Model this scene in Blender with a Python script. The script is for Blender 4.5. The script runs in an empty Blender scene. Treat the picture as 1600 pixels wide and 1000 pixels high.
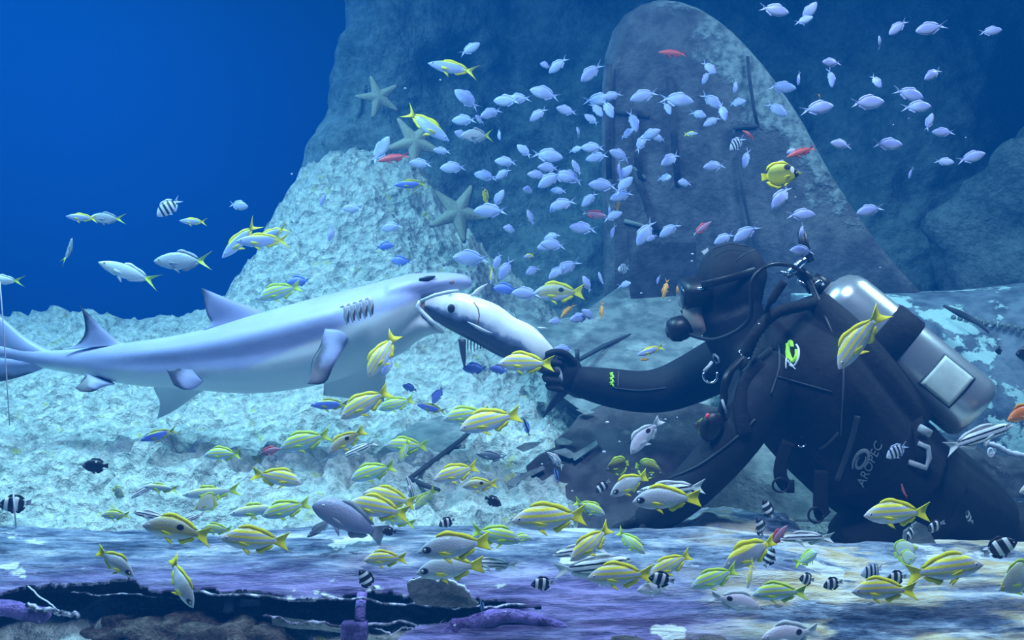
import bpy, bmesh, math, random
import numpy as np
from mathutils import Vector, Matrix
scene = bpy.context.scene
COL = scene.collection
random.seed(7)
# ---------------------------------------------------------------- camera, water, lamps, exposure
F = 1715.0                      # focal length in pixels of the 1600 x 1000 frame
CZ = 1.4                        # camera height
cam = bpy.data.cameras.new('camera'); cam.sensor_width = 36; cam.lens = 36 * F / 1600
camo = bpy.data.objects.new('camera', cam); COL.objects.link(camo)
camo.location = (0, 0, CZ); camo.rotation_euler = (math.pi / 2, 0, 0)
scene.camera = camo
vs = scene.view_settings
vs.view_transform = 'Standard'; vs.look = 'None'; vs.exposure = -0.15; vs.gamma = 1.0; vs.use_curve_mapping = False
W = bpy.data.worlds.new('water'); scene.world = W; W.use_nodes = True
wn = W.node_tree
wn.nodes['Background'].inputs[0].default_value = (0, 0, 0, 1)
wn.nodes['Background'].inputs[1].default_value = 0.0
sc_ = wn.nodes.new('ShaderNodeVolumeScatter')
sc_.inputs['Color'].default_value = (0.012, 0.30, 1.0, 1); sc_.inputs['Density'].default_value = 0.050
ab_ = wn.nodes.new('ShaderNodeVolumeAbsorption')
ab_.inputs['Color'].default_value = (0.2, 0.75, 0.98, 1); ab_.inputs['Density'].default_value = 0.10
ad_ = wn.nodes.new('ShaderNodeAddShader')
wn.links.new(sc_.outputs[0], ad_.inputs[0]); wn.links.new(ab_.outputs[0], ad_.inputs[1])
wn.links.new(ad_.outputs[0], wn.nodes['World Output'].inputs['Volume'])
def area(name, loc, target, size, energy, color, spread=180):
    l = bpy.data.lights.new(name, 'AREA'); l.shape = 'DISK'; l.size = size; l.energy = energy; l.color = color
    l.spread = math.radians(spread)
    o = bpy.data.objects.new(name, l); COL.objects.link(o); o.location = loc
    o.rotation_euler = (Vector(target) - Vector(loc)).to_track_quat('-Z', 'Y').to_euler()
    return o
area('overhead_lamp_reef_offscreen', (-2.3, 3.5, 4.9), (-1.25, 3.75, 0.8), 1.4, 255, (0.45, 0.74, 1.0), 126)
area('overhead_lamp_front_offscreen', (0.3, 1.6, 4.6), (0.45, 3.2, 0.9), 1.0, 84, (0.66, 0.70, 1.0), 100)
area('overhead_lamp_wreck_offscreen', (3.5, 4.0, 4.5), (1.2, 3.5, 0.9), 0.9, 75, (0.58, 0.76, 1.0), 100)
area('overhead_lamp_far_offscreen', (-5.0, 8.5, 6.0), (-4.5, 8.5, 0.0), 4.0, 430, (0.2, 0.42, 1.0), 160)
# ---------------------------------------------------------------- helpers
def P(px, py, d):
    return Vector(((px - 800) / F * d, d, CZ + (500 - py) / F * d))
def S(px, d): return px / F * d
def _hash(ix, iy, iz, seed):
    h = (ix * 374761393 + iy * 668265263 + iz * 2147483647 + seed * 144665) & 0xffffffff
    h = ((h ^ (h >> 13)) * 1274126177) & 0xffffffff
    h = (h ^ (h >> 16)) & 0xffffff
    return h / float(0xffffff)
def vnoise(x, y, z, seed=0):
    x = np.asarray(x, float); y = np.asarray(y, float) + 0 * x; z = np.asarray(z, float) + 0 * x
    ix = np.floor(x).astype(np.int64); iy = np.floor(y).astype(np.int64); iz = np.floor(z).astype(np.int64)
    fx, fy, fz = x - ix, y - iy, z - iz
    fx = fx * fx * (3 - 2 * fx); fy = fy * fy * (3 - 2 * fy); fz = fz * fz * (3 - 2 * fz)
    r = 0
    for dx in (0, 1):
        for dy in (0, 1):
            for dz in (0, 1):
                r = r + _hash(ix + dx, iy + dy, iz + dz, seed) * (fx if dx else 1 - fx) * (fy if dy else 1 - fy) * (fz if dz else 1 - fz)
    return r * 2 - 1
def fbm(x, y, z, octs=4, seed=0, gain=0.5):
    r = 0; a = 1.0; f = 1.0
    for o in range(octs):
        r = r + a * vnoise(np.asarray(x) * f, np.asarray(y) * f, np.asarray(z) * f, seed + o * 17); a *= gain; f *= 2.03
    return r
def sstep(x, a, b):
    t = np.clip((np.asarray(x, float) - a) / (b - a), 0, 1); return t * t * (3 - 2 * t)
def mesh_of(name, verts, faces, mats=None, smooth=True, fmat=None):
    me = bpy.data.meshes.new(name)
    me.from_pydata([tuple(v) for v in verts], [], [tuple(f) for f in faces])
    for m in ([mats] if mats is not None and not isinstance(mats, (list, tuple)) else (mats or [])): me.materials.append(m)
    if smooth: me.polygons.foreach_set('use_smooth', [True] * len(me.polygons))
    if fmat: me.polygons.foreach_set('material_index', fmat)
    me.update()
    return me
def link(name, me, parent=None):
    o = bpy.data.objects.new(name, me); COL.objects.link(o)
    if parent is not None: o.parent = parent
    return o
def tag(o, label, cat, group=None):
    o['label'] = label; o['category'] = cat
    if group: o['group'] = group
    return o
def empty(name, loc=(0, 0, 0), label=None, cat=None, group=None):
    o = bpy.data.objects.new(name, None); COL.objects.link(o); o.location = loc; o.empty_display_size = 0.05
    if label: tag(o, label, cat, group)
    return o
def struct(o): o['kind'] = 'structure'; return o
class MB:
    """collects closed shapes into one mesh"""
    def __init__(s): s.v = []; s.f = []
    def add(s, verts, faces):
        b = len(s.v); s.v += [tuple(v) for v in verts]; s.f += [tuple(i + b for i in f) for f in faces]; return s
    def rings(s, rs, cap=True, closed=True):
        n = len(rs[0]); v = []; f = []
        for r in rs: v += [tuple(p) for p in r]
        for i in range(len(rs) - 1):
            for j in range(n if closed else n - 1):
                k = (j + 1) % n
                f.append((i * n + j, i * n + k, (i + 1) * n + k, (i + 1) * n + j))
        if cap:
            f.append(tuple(reversed(range(n)))); b = (len(rs) - 1) * n; f.append(tuple(range(b, b + n)))
        return s.add(v, f)
    def tube(s, path, radii, n=10, flat=None, up=(0, 1, 0)):
        """radii: float or list of floats or (r_up, r_side) tuples; flat scales the 'up' axis"""
        path = [Vector(p) for p in path]; rs = []
        if not isinstance(radii, (list, tuple)): radii = [radii] * len(path)
        for i, p in enumerate(path):
            t = (path[min(i + 1, len(path) - 1)] - path[max(i - 1, 0)]).normalized()
            a = Vector(up) - t * t.dot(Vector(up))
            if a.length < 1e-3: a = Vector((0, 0, 1)) - t * t.z
            if a.length < 1e-3: a = Vector((1, 0, 0)) - t * t.x
            a.normalize(); b = t.cross(a)
            r = radii[i]; ra, rb = r if isinstance(r, (list, tuple)) else (r, r)
            rs.append([p + a * (ra * math.cos(2 * math.pi * k / n)) + b * (rb * math.sin(2 * math.pi * k / n)) for k in range(n)])
        return s.rings(rs)
    def ball(s, c, r, n=12, m=8, rot=None):
        c = Vector(c); r = r if isinstance(r, (list, tuple)) else (r, r, r); rs = []
        for i in range(m + 1):
            th = math.pi * (i + 0.02 * (1 if i == 0 else -1 if i == m else 0)) / m
            ring = []
            for k in range(n):
                v = Vector((r[0] * math.sin(th) * math.cos(2 * math.pi * k / n), r[1] * math.sin(th) * math.sin(2 * math.pi * k / n), r[2] * math.cos(th)))
                if rot is not None: v = rot @ v
                ring.append(c + v)
            rs.append(ring)
        return s.rings(rs)
    def box(s, c, size, rot=None):
        c = Vector(c); v = []
        for x in (-.5, .5):
            for y in (-.5, .5):
                for z in (-.5, .5):
                    q = Vector((x * size[0], y * size[1], z * size[2]))
                    if rot is not None: q = rot @ q
                    v.append(c + q)
        return s.add(v, [(0, 1, 3, 2), (4, 6, 7, 5), (0, 4, 5, 1), (2, 3, 7, 6), (0, 2, 6, 4), (1, 5, 7, 3)])
    def slab(s, pts, off):
        """closed plate: outline pts (Vectors), thickness vector off"""
        n = len(pts); off = Vector(off)
        v = [Vector(p) - off * .5 for p in pts] + [Vector(p) + off * .5 for p in pts]
        f = [tuple(range(n)), tuple(reversed(range(n, 2 * n)))] + [(i, i + n, (i + 1) % n + n, (i + 1) % n) for i in range(n)]
        return s.add(v, f)
    def fin(s, lead, trail, th, nrm, cols=6):
        """fin between a leading and a trailing edge (same number of points, root first)"""
        nrm = Vector(nrm).normalized(); n = len(lead); rs = []
        for i in range(n):
            A = Vector(lead[i]); B = Vector(trail[i]); k = i / (n - 1); ring = []
            for sgn in (1, -1):
                for c in range(cols + 1):
                    q = c / cols if sgn == 1 else 1 - c / cols
                    w = th * (1 - .75 * k) * (math.sin(math.pi * max(.03, min(.97, q ** .7)))) * .5
                    ring.append(A.lerp(B, q) + nrm * (w * sgn))
            rs.append(ring)
        return s.rings(rs)
    def make(s, name, mat, parent=None, smooth=True):
        me = mesh_of(name, s.v, s.f, mat, smooth)
        bm = bmesh.new(); bm.from_mesh(me); bmesh.ops.recalc_face_normals(bm, faces=bm.faces); bm.to_mesh(me); bm.free()
        return link(name, me, parent)
def bake(o, mods):
    for t, kw in mods:
        m = o.modifiers.new(t, t)
        for k, v in kw.items(): setattr(m, k, v)
    dg = bpy.context.evaluated_depsgraph_get(); dg.update()
    me = bpy.data.meshes.new_from_object(o.evaluated_get(dg))
    o.modifiers.clear(); mats = list(o.data.materials); o.data = me
    me.materials.clear()
    for m in mats: me.materials.append(m)
    me.polygons.foreach_set('use_smooth', [True] * len(me.polygons))
    return o
def smoothpath(pts, n):
    """Catmull-Rom through tuples of any length"""
    A = [np.array(p, float) for p in pts]; out = []
    for k in range(n):
        t = k / (n - 1) * (len(A) - 1); i = min(int(t), len(A) - 2); u = t - i
        p0 = A[max(i - 1, 0)]; p1 = A[i]; p2 = A[i + 1]; p3 = A[min(i + 2, len(A) - 1)]
        out.append(.5 * (2 * p1 + (p2 - p0) * u + (2 * p0 - 5 * p1 + 4 * p2 - p3) * u * u + (3 * p1 - p0 - 3 * p2 + p3) * u ** 3))
    return out
def interp(x, xs, ys): return float(np.interp(x, xs, ys))
# ---------------------------------------------------------------- materials
class NT:
    def __init__(s, name, rough=.6, spec=.3, metal=0.0):
        s.m = bpy.data.materials.new(name); s.m.use_nodes = True; s.t = s.m.node_tree
        s.b = s.t.nodes['Principled BSDF']; s.b.inputs['Roughness'].default_value = rough
        s.b.inputs['Specular IOR Level'].default_value = spec; s.b.inputs['Metallic'].default_value = metal
    def n(s, typ, **kw):
        x = s.t.nodes.new('ShaderNode' + typ)
        for k, v in kw.items(): setattr(x, k, v)
        return x
    def put(s, sock, v):
        if hasattr(v, 'is_output') or isinstance(v, bpy.types.NodeSocket): s.t.links.new(v, sock)
        elif isinstance(v, (tuple, list)) and len(v) == 3 and sock.type == 'RGBA': sock.default_value = (*v, 1)
        else: sock.default_value = v
    def obj(s): return s.n('TexCoord').outputs['Object']
    def scale(s, v, sc):
        m = s.n('Mapping'); s.put(m.inputs['Vector'], v); m.inputs['Scale'].default_value = sc; return m.outputs[0]
    def shift(s, v, l):
        m = s.n('Mapping'); s.put(m.inputs['Vector'], v); m.inputs['Location'].default_value = l; return m.outputs[0]
    def sep(s, v):
        x = s.n('SeparateXYZ'); s.put(x.inputs[0], v); return x.outputs
    def math(s, op, a, b=0.0, c=0.0):
        x = s.n('Math', operation=op)
        for i, v in enumerate((a, b, c)): s.put(x.inputs[i], v)
        return x.outputs[0]
    def noise(s, v, sc, det=4, rough=.55):
        x = s.n('TexNoise'); s.put(x.inputs['Vector'], v); x.inputs['Scale'].default_value = sc; x.inputs['Detail'].default_value = det
        x.inputs['Roughness'].default_value = rough; return x.outputs['Fac']
    def voro(s, v, sc):
        x = s.n('TexVoronoi'); s.put(x.inputs['Vector'], v); x.inputs['Scale'].default_value = sc; return x.outputs['Distance']
    def ramp(s, fac, stops, const=False):
        x = s.n('ValToRGB'); r = x.color_ramp
        if const: r.interpolation = 'CONSTANT'
        while len(r.elements) < len(stops): r.elements.new(.5)
        for e, (p, c) in zip(r.elements, stops):
            e.position = p; e.color = (*c, 1) if isinstance(c, (tuple, list)) else (c, c, c, 1)
        s.put(x.inputs[0], fac); return x.outputs[0]
    def mix(s, fac, a, b, mode='MIX'):
        x = s.n('MixRGB', blend_type=mode); s.put(x.inputs[0], fac); s.put(x.inputs[1], a); s.put(x.inputs[2], b); return x.outputs[0]
    def smooth(s, v, a, b):
        x = s.n('MapRange', interpolation_type='SMOOTHSTEP'); s.put(x.inputs[0], v)
        x.inputs[1].default_value = a; x.inputs[2].default_value = b; return x.outputs[0]
    def bump(s, h, strength, dist=.02):
        x = s.n('Bump'); s.put(x.inputs['Height'], h); x.inputs['Strength'].default_value = strength; x.inputs['Distance'].default_value = dist
        s.t.links.new(x.outputs[0], s.b.inputs['Normal'])
    def col(s, v): s.put(s.b.inputs['Base Color'], v); return s.m
def plain(name, c, rough=.6, spec=.3, metal=0.0, var=.15, sc=20, bump=0.0):
    t = NT(name, rough, spec, metal); v = t.obj(); f = t.noise(v, sc)
    if bump: t.bump(f, bump, .01)
    return t.col(t.mix(f, tuple(x * (1 - var) for x in c), tuple(min(1, x * (1 + var)) for x in c)))
def m_reef():
    t = NT('reef_rubble', .9, .1); v = t.obj(); w = t.shift(v, (7.3, 2.1, 5.9))      # colour noise is independent of the relief noise
    a = t.noise(w, 5, 6, .65); b = t.noise(w, 28, 5, .7); c = t.noise(w, 11, 3)
    base = t.ramp(b, [(.30, (.34, .41, .40)), (.45, (.52, .60, .58)), (.60, (.74, .80, .77))])
    base = t.mix(t.math('MULTIPLY', t.smooth(a, .50, .66), .5), base, (.36, .44, .42))
    spk = t.math('MULTIPLY', t.smooth(c, .62, .70), t.smooth(b, .4, .6))
    base = t.mix(spk, base, (.55, .62, .18))
    t.bump(t.mix(.5, t.noise(v, 28, 5, .7), t.voro(v, 22)), 1.0, .09)
    return t.col(base)
def m_rock(name, c0, c1, sc=3.0):
    t = NT(name, .9, .1); v = t.obj(); w = t.shift(v, (4.7, 8.2, 1.3))
    t.bump(t.mix(.5, t.noise(v, sc, 8, .62), t.noise(v, sc * 7, 5, .65)), .8, .12)
    return t.col(t.mix(t.smooth(t.mix(.5, t.noise(w, sc, 8, .62), t.noise(w, sc * 7, 5, .65)), .36, .64), c0, c1))
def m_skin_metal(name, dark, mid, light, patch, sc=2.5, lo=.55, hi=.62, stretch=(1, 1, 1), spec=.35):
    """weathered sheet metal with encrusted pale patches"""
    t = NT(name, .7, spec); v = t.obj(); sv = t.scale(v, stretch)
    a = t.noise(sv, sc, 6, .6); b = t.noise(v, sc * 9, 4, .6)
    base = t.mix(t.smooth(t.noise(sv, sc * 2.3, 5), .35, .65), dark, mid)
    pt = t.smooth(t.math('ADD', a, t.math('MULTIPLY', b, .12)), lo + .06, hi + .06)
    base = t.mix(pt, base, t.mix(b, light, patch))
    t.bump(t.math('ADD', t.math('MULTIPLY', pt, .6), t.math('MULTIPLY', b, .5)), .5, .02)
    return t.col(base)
M = {}
M['reef'] = m_reef()
M['wallrock'] = m_rock('wall_rock', (.09, .14, .15), (.24, .33, .34))
M['boulder'] = m_rock('boulder_rock', (.09, .14, .15), (.24, .33, .34), 4)
M['brownrock'] = m_rock('brown_rock', (.06, .05, .048), (.22, .18, .165), 7)
M['backwall'] = plain('blue_tank_wall', (.02, .12, .45), .8, .1, 0, .08, .6)
def m_finskin():
    t = NT('tail_fin_skin', .65, .3); v = t.obj(); x, y, z = t.sep(v); zr = t.math('SUBTRACT', z, CZ)
    a = t.noise(v, 4.2, 6, .62); b = t.noise(v, 30, 4, .6); c = t.noise(v, 9, 5, .6)
    base = t.mix(t.smooth(c, .38, .66), (.05, .056, .066), (.11, .12, .135))
    e = t.math('ADD', t.math('MULTIPLY', x, .81), t.math('MULTIPLY', zr, .587))
    e = t.math('ADD', e, t.math('MULTIPLY', t.math('SUBTRACT', a, .5), .55))
    cr = t.math('MULTIPLY', t.smooth(e, 1.40, 1.47), t.smooth(t.math('ADD', zr, t.math('MULTIPLY', t.math('SUBTRACT', c, .5), .8)), .50, .62))
    base = t.mix(cr, base, t.mix(t.smooth(b, .3, .65), (.07, .10, .11), (.26, .33, .34)))
    t.bump(t.math('ADD', t.math('MULTIPLY', cr, .6), t.math('MULTIPLY', b, .5)), .6, .03)
    return t.col(base)
M['fin_skin'] = m_finskin()
M['fuse_skin'] = m_skin_metal('fuselage_skin', (.05, .075, .11), (.15, .20, .26), (.30, .48, .50), (.48, .68, .68), 4.2, .53, .56)
M['slab'] = m_skin_metal('grey_aircraft_metal', (.09, .115, .12), (.19, .23, .23), (.25, .29, .29), (.32, .37, .36), 6, .52, .7, spec=.2)
M['panel'] = M['slab']
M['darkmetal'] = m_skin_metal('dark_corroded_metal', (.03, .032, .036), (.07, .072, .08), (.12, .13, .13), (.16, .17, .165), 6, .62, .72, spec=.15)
M['inner'] = M['darkmetal']
M['rod'] = plain('dark_rod', (.03, .04, .05), .6)
M['edge'] = plain('pale_torn_edge', (.62, .62, .74), .6, .3, 0, .3, 60)
def m_purple():
    t = NT('purple_encrusted_metal', .7, .2); v = t.obj(); a = t.noise(v, 14, 6, .7); b = t.noise(v, 60, 4, .6); t.bump(t.mix(.5, a, b), 1.0, .03)
    return t.col(t.mix(t.smooth(b, .62, .72), t.mix(t.smooth(a, .35, .65), (.05, .03, .12), (.26, .17, .50)), (.62, .60, .74)))
M['purple'] = m_purple()
t = NT('torn_metal_edge', .6, .3); v = t.obj(); M['torn'] = t.col(t.mix(t.smooth(t.noise(v, 32, 5, .75), .44, .60), (.02, .018, .04), (.55, .52, .68)))
def m_hull():
    t = NT('hull_paint', .6, .3); v = t.obj(); x, y, z = t.sep(v)
    sv = t.scale(v, (1.6, 5, 8)); a = t.noise(sv, 2.6, 9, .72); b = t.noise(t.scale(v, (3, 12, 18)), 3, 6, .65); c = t.noise(t.scale(v, (.7, 2.5, 3)), 2.0, 3); d = t.noise(t.scale(v, (2, 6, 8)), 4.5, 6, .7)
    base = t.ramp(a, [(.36, (.025, .045, .10)), (.43, (.11, .15, .25)), (.51, (.28, .34, .46)), (.58, (.54, .58, .70)), (.66, (.88, .89, .92))])
    base = t.mix(t.math('MULTIPLY', t.smooth(d, .54, .64), .85), base, (.03, .045, .08))
    vio = t.math('MULTIPLY', t.smooth(t.math('ADD', z, t.math('MULTIPLY', c, .12)), CZ - .545, CZ - .63), t.smooth(t.math('ADD', x, t.math('MULTIPLY', c, .8)), 1.3, .7))
    base = t.mix(t.math('MULTIPLY', vio, .85), base, t.mix(t.smooth(b, .3, .7), (.08, .05, .22), (.46, .34, .74)))
    crm = t.math('MULTIPLY', t.smooth(t.noise(t.scale(v, (1.2, 3, 7)), 2.6, 6), .46, .55), t.smooth(x, .30, .80))  # cream streaks, only towards the positive x end of the hull
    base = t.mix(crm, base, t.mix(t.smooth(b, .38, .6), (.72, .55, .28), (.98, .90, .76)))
    wp = t.smooth(t.noise(t.scale(v, (2.0, 3, 3)), 2.1, 5, .6), .61, .64)
    base = t.mix(wp, base, (.93, .93, .92))
    t.bump(t.math('ADD', a, t.math('MULTIPLY', b, .6)), .9, .04)
    return t.col(base)
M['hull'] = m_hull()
M['strip'] = M['slab']
# ---------------------------------------------------------------- reef, rock walls
def grid_faces(nu, nv, mask=None):
    f = []
    for j in range(nv - 1):
        for i in range(nu - 1):
            if mask is None or mask[j, i]: f.append((j * nu + i, j * nu + i + 1, (j + 1) * nu + i + 1, (j + 1) * nu + i))
    return f
MX = [-9, -1.62, -1.50, -1.33, -1.18, -1.06, -.85, -.55, -.33, -.05, .17, 9]
MY = [0, 0, .05, .30, .56, .74, .84, .74, .46, .18, .0, 0]
def reef_h(X, Y):
    b = -.65 + .285 * (np.minimum(Y, 5.9) - 3.3)
    b = b - .8 * np.clip(Y - 6.1, 0, 1) - .05 * sstep(X, -1.2, -2.2) * (Y - 4)
    m = np.interp(X + .05 * vnoise(X * 3, Y * 3, 0, 5), MX, MY) * sstep(Y, 4.55, 6.0)
    return CZ + b + m - .42 * sstep(X, .12, .55) * sstep(Y, 2.9, 3.4)
def build_reef():
    nu, nv = 360, 250
    X, Y = np.meshgrid(np.linspace(-4.4, 3.6, nu), np.linspace(1.9, 7.0, nv))
    Z = reef_h(X, Y)
    d = .045 * fbm(X * 4, Y * 4, Z * 2, 3, 3) + .036 * (1 - 2 * np.abs(fbm(X * 11, Y * 8, Z * 8, 3, 11))) + .020 * fbm(X * 26, Y * 20, Z * 20, 2, 23)
    k = sstep(Y, 3.0, 3.5)
    Z = Z + d * (0.35 + .65 * k) ; Y = Y - .5 * d
    v = np.stack([X, Y, Z], -1).reshape(-1, 3)
    o = link('floor', mesh_of('reef_slope', v.tolist(), grid_faces(nu, nv), M['reef'])); struct(o)
    o['label'] = 'pale rubble slope of the reef rising behind the shark'
    return o
build_reef()
def build_wall():
    nu, nv = 260, 170
    u, zz = np.meshgrid(np.linspace(-1.6, 5.2, nu), np.linspace(-.6, 3.2, nv))      # z relative to camera height
    edge = np.interp(zz, [-.6, .1, .7, 1.1, 1.7, 3.2], [-1.52, -1.48, -1.27, -1.17, -1.09, -1.00])
    wx = edge + np.maximum(u, 0) + .12 * (1 - np.exp(np.minimum(u, 0) * 3)) * 0 + np.where(u < 0, .25 * -u, 0)
    base = 6.0 + .22 * zz + .35 * np.sin(u * 1.3 + .5)
    # hollow behind the wreck's fin, bulge at the pillar and on the right
    base = base + .55 * np.exp(-((u - 2.3) / 1.0) ** 2) - .15 * np.exp(-((u - .35) / .35) ** 2)
    base = base + .35 * sstep(u, 1.8, 2.6)
    wy = base + np.where(u < 0, -u * 2.2, 0) + .25 * np.exp(-np.maximum(u, 0) / .12)
    d = .16 * fbm(wx * 1.6, zz * 1.6, 0, 4, 41) + .05 * fbm(wx * 7, zz * 7, wy, 3, 47)
    wy = wy - d; wx = wx + .05 * fbm(zz * 4, wy * 2, 0, 3, 53) * (u < .25)
    v = np.stack([wx, wy, zz + CZ], -1).reshape(-1, 3)
    o = link('wall_rock', mesh_of('rock_wall', v.tolist(), grid_faces(nu, nv), M['wallrock'])); struct(o)
    o['label'] = 'dark blue rock wall rising behind the wreck'
build_wall()
def rock(name, c, r, mat, seed, amp=.25, sub=4, freq=2.0, label=None, cat='rock', parent=None, group=None):
    bm = bmesh.new(); bmesh.ops.create_icosphere(bm, subdivisions=sub, radius=1)
    A = np.array([v.co[:] for v in bm.verts])
    n = 1 + amp * fbm(A[:, 0] * freq + seed, A[:, 1] * freq, A[:, 2] * freq, 5, seed)
    for v, k in zip(bm.verts, n): v.co = Vector((v.co.x * r[0] * k, v.co.y * r[1] * k, v.co.z * r[2] * k))
    me = bpy.data.meshes.new(name); bm.to_mesh(me); bm.free(); me.materials.append(mat)
    me.polygons.foreach_set('use_smooth', [True] * len(me.polygons))
    o = link(name, me, parent); o.location = c
    if label: tag(o, label, cat, group)
    return o
rock('boulder', P(1700, 360, 5.85), (.78, .28, .62), M['boulder'], 5, .22, 5, 1.6, 'huge rounded boulder leaning against the dark rock wall')
# far tank wall
o = MB().box((0, 13.0, 3.0), (34, .2, 16)).make('wall_back', M['backwall'], smooth=False); struct(o)
# ---------------------------------------------------------------- starfish
def starfish(px, py, d, size, rot, mat, label, lean=-.25):
    rs, nphi, v, f = 7, 100, [], []
    for i in range(rs + 1):
        q = i / rs
        for k in range(nphi):
            ph = 2 * math.pi * k / nphi; dl = (ph + math.pi / 5) % (2 * math.pi / 5) - math.pi / 5
            R = .29 / (abs(math.sin(dl)) + .24 * math.cos(dl)); R = min(1.0, R)
            v.append((q * R * math.cos(ph), -.16 * (1 - q ** 2.2) * (1 - .55 * q * R), q * R * math.sin(ph)))
    for i in range(rs):
        for k in range(nphi): f.append((i * nphi + k, i * nphi + (k + 1) % nphi, (i + 1) * nphi + (k + 1) % nphi, (i + 1) * nphi + k))
    f.append(tuple(rs * nphi + k for k in range(nphi)))
    o = link('starfish', mesh_of('starfish', v, f, mat)); s = S(size, d) / 2
    o.scale = (s, s, s); o.location = P(px, py, d); o.rotation_euler = (lean, rot, .1)
    tag(o, label, 'starfish')
ms = plain('starfish_skin', (.24, .27, .22), .8, .2, 0, .3, 14, .4)
starfish(648, 222, 5.25, 96, .35, ms, 'thick armed greenish starfish clinging to the reef above the red fish')
starfish(716, 332, 5.3, 104, .15, ms, 'long armed grey starfish clinging to the reef edge beside the dark wall')
starfish(592, 152, 5.65, 76, .6, ms, 'faint blue starfish high on the reef wall')
# ---------------------------------------------------------------- wreck: foreground hull
HY, HZ, HR = 3.02, -1.006, .42
def hull_px(x, th):
    Y = HY - HR * math.sin(th); z = HZ + HR * math.cos(th); return 800 + x / Y * F, 500 - z / Y * F
WRECK = empty('sunken_aircraft_hull', (0, HY, CZ - .6), 'long violet and white weathered aircraft hull lying across the foreground, torn open', 'wreck')
def W_(o):
    o.location = -Vector(WRECK.location); return o
def build_hull():
    nu, nv = 860, 190
    xs = np.linspace(-1.75, 1.85, nu); ths = np.linspace(-1.2, 1.25, nv)
    X, T = np.meshgrid(xs, ths)
    R = HR + .010 * fbm(X * 2.2, T * 3, 0, 4, 71) + .006 * fbm(X * 5, T * 22, 3, 3, 77) + .012 * fbm(X * 4, T * 9, 7, 4, 75) * sstep(X, .1, .5) - .05 * sstep(X, .55, 1.0)
    Y = HY - R * np.sin(T); Z = HZ + R * np.cos(T)
    PX = 800 + X / Y * F; PY = 500 - Z / Y * F
    front = T > 0
    j1 = 9 * fbm(X * 9, T * 3, 0, 3, 81) + 5 * fbm(X * 45, T * 12, 3, 2, 85)
    top = np.interp(PX, [-300, 0, 20, 45, 120, 200, 215, 240, 262, 290, 345, 440, 480, 500, 640, 760, 800, 815], [930, 926, 922, 912, 908, 905, 914, 920, 922, 918, 920, 928, 934, 926, 929, 935, 944, 950]) + j1 * .5
    low = np.interp(PX, [-300, 600, 620, 650, 700, 735, 770, 818], [1400, 1400, 996, 978, 973, 962, 956, 948]) + j1 * .5
    hole = front & (PY > top) & (PY < low) & (PX < 818)
    sl = front & (np.abs(PY - (top - 8)) < 6 + j1 * .4) & (PX > 360) & (PX < 445)
    # slender tear near the middle of the hull
    tear = front & (np.abs(PX - 805) < 40) & (np.abs(PY - 946 - (PX - 805) * .05) < 3 + j1 * .2)
    keep = ~(hole | tear)
    fm = keep[:-1, :-1]
    v = np.stack([X, Y, Z + CZ], -1).reshape(-1, 3)
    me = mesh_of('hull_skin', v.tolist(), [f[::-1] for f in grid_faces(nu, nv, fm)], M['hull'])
    me.materials.append(M['torn']); me.materials.append(M['inner'])
    o = W_(link('hull_skin', me, WRECK))
    m = o.modifiers.new('thickness', 'SOLIDIFY'); m.thickness = .010; m.offset = -1; m.material_offset_rim = 1; m.material_offset = 2
build_hull()
# inner lining (the dark far side of the hull) and stringers, ribs, torn flap, loose pole
def arc_strip(name, x0, x1, r, a0, a1, mat, th=.006, n=14, wav=0.0, nx=30):
    b = MB(); rs = []
    for i in range(nx + 1):
        x = x0 + (x1 - x0) * i / nx; ring = []
        dz = wav * float(fbm(x * 6, 1.3, 0, 3, 5))
        for k in range(n + 1):
            a = a0 + (a1 - a0) * k / n; ring.append((x, HY - r * math.sin(a), CZ + HZ + dz + r * math.cos(a)))
        for k in range(n, -1, -1):
            a = a0 + (a1 - a0) * k / n; ring.append((x, HY - (r - th) * math.sin(a), CZ + HZ + dz + (r - th) * math.cos(a)))
        rs.append(ring)
    b.rings(rs); return W_(b.make(name, mat, WRECK))
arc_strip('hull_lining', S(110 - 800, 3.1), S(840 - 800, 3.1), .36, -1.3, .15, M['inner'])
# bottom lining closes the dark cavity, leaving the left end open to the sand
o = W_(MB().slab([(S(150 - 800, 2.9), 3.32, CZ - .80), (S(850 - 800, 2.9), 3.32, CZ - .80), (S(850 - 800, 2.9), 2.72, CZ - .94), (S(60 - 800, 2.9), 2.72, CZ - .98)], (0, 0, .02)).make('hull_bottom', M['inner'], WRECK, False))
def hp(px, py, d): return P(px, py, d)
def strip(name, pts, r, mat, d=2.78, n=8, flat=.5, jit=.003):
    pa = smoothpath([tuple(hp(x, y, d)) for x, y in pts], max(10, len(pts) * 5))
    pa = [Vector(p) + Vector((0, 0, jit * float(fbm(i * .7, 2, 0, 2, 9)))) for i, p in enumerate(pa)]
    return W_(MB().tube(pa, [(r, r * flat) if 0 < i < len(pa) - 1 else (r * .5, r * flat * .4) for i in range(len(pa))], n).make(name, mat, WRECK))
strip('stringer', [(290, 927), (350, 928), (440, 936), (560, 938), (640, 944), (720, 950), (770, 948), (822, 944)], .0065, M['torn'], 2.73, 8, .5, .006)
strip('stringer', [(410, 966), (470, 972), (530, 978), (640, 975), (700, 972)], .006, M['torn'], 2.72, 8, .6, .008)
strip('stringer', [(110, 928), (170, 929), (250, 933), (300, 939)], .004, M['torn'], 2.78, 8, .5, .005)
strip('stringer', [(480, 955), (560, 962), (640, 966)], .008, M['rod'], 2.95)
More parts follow.
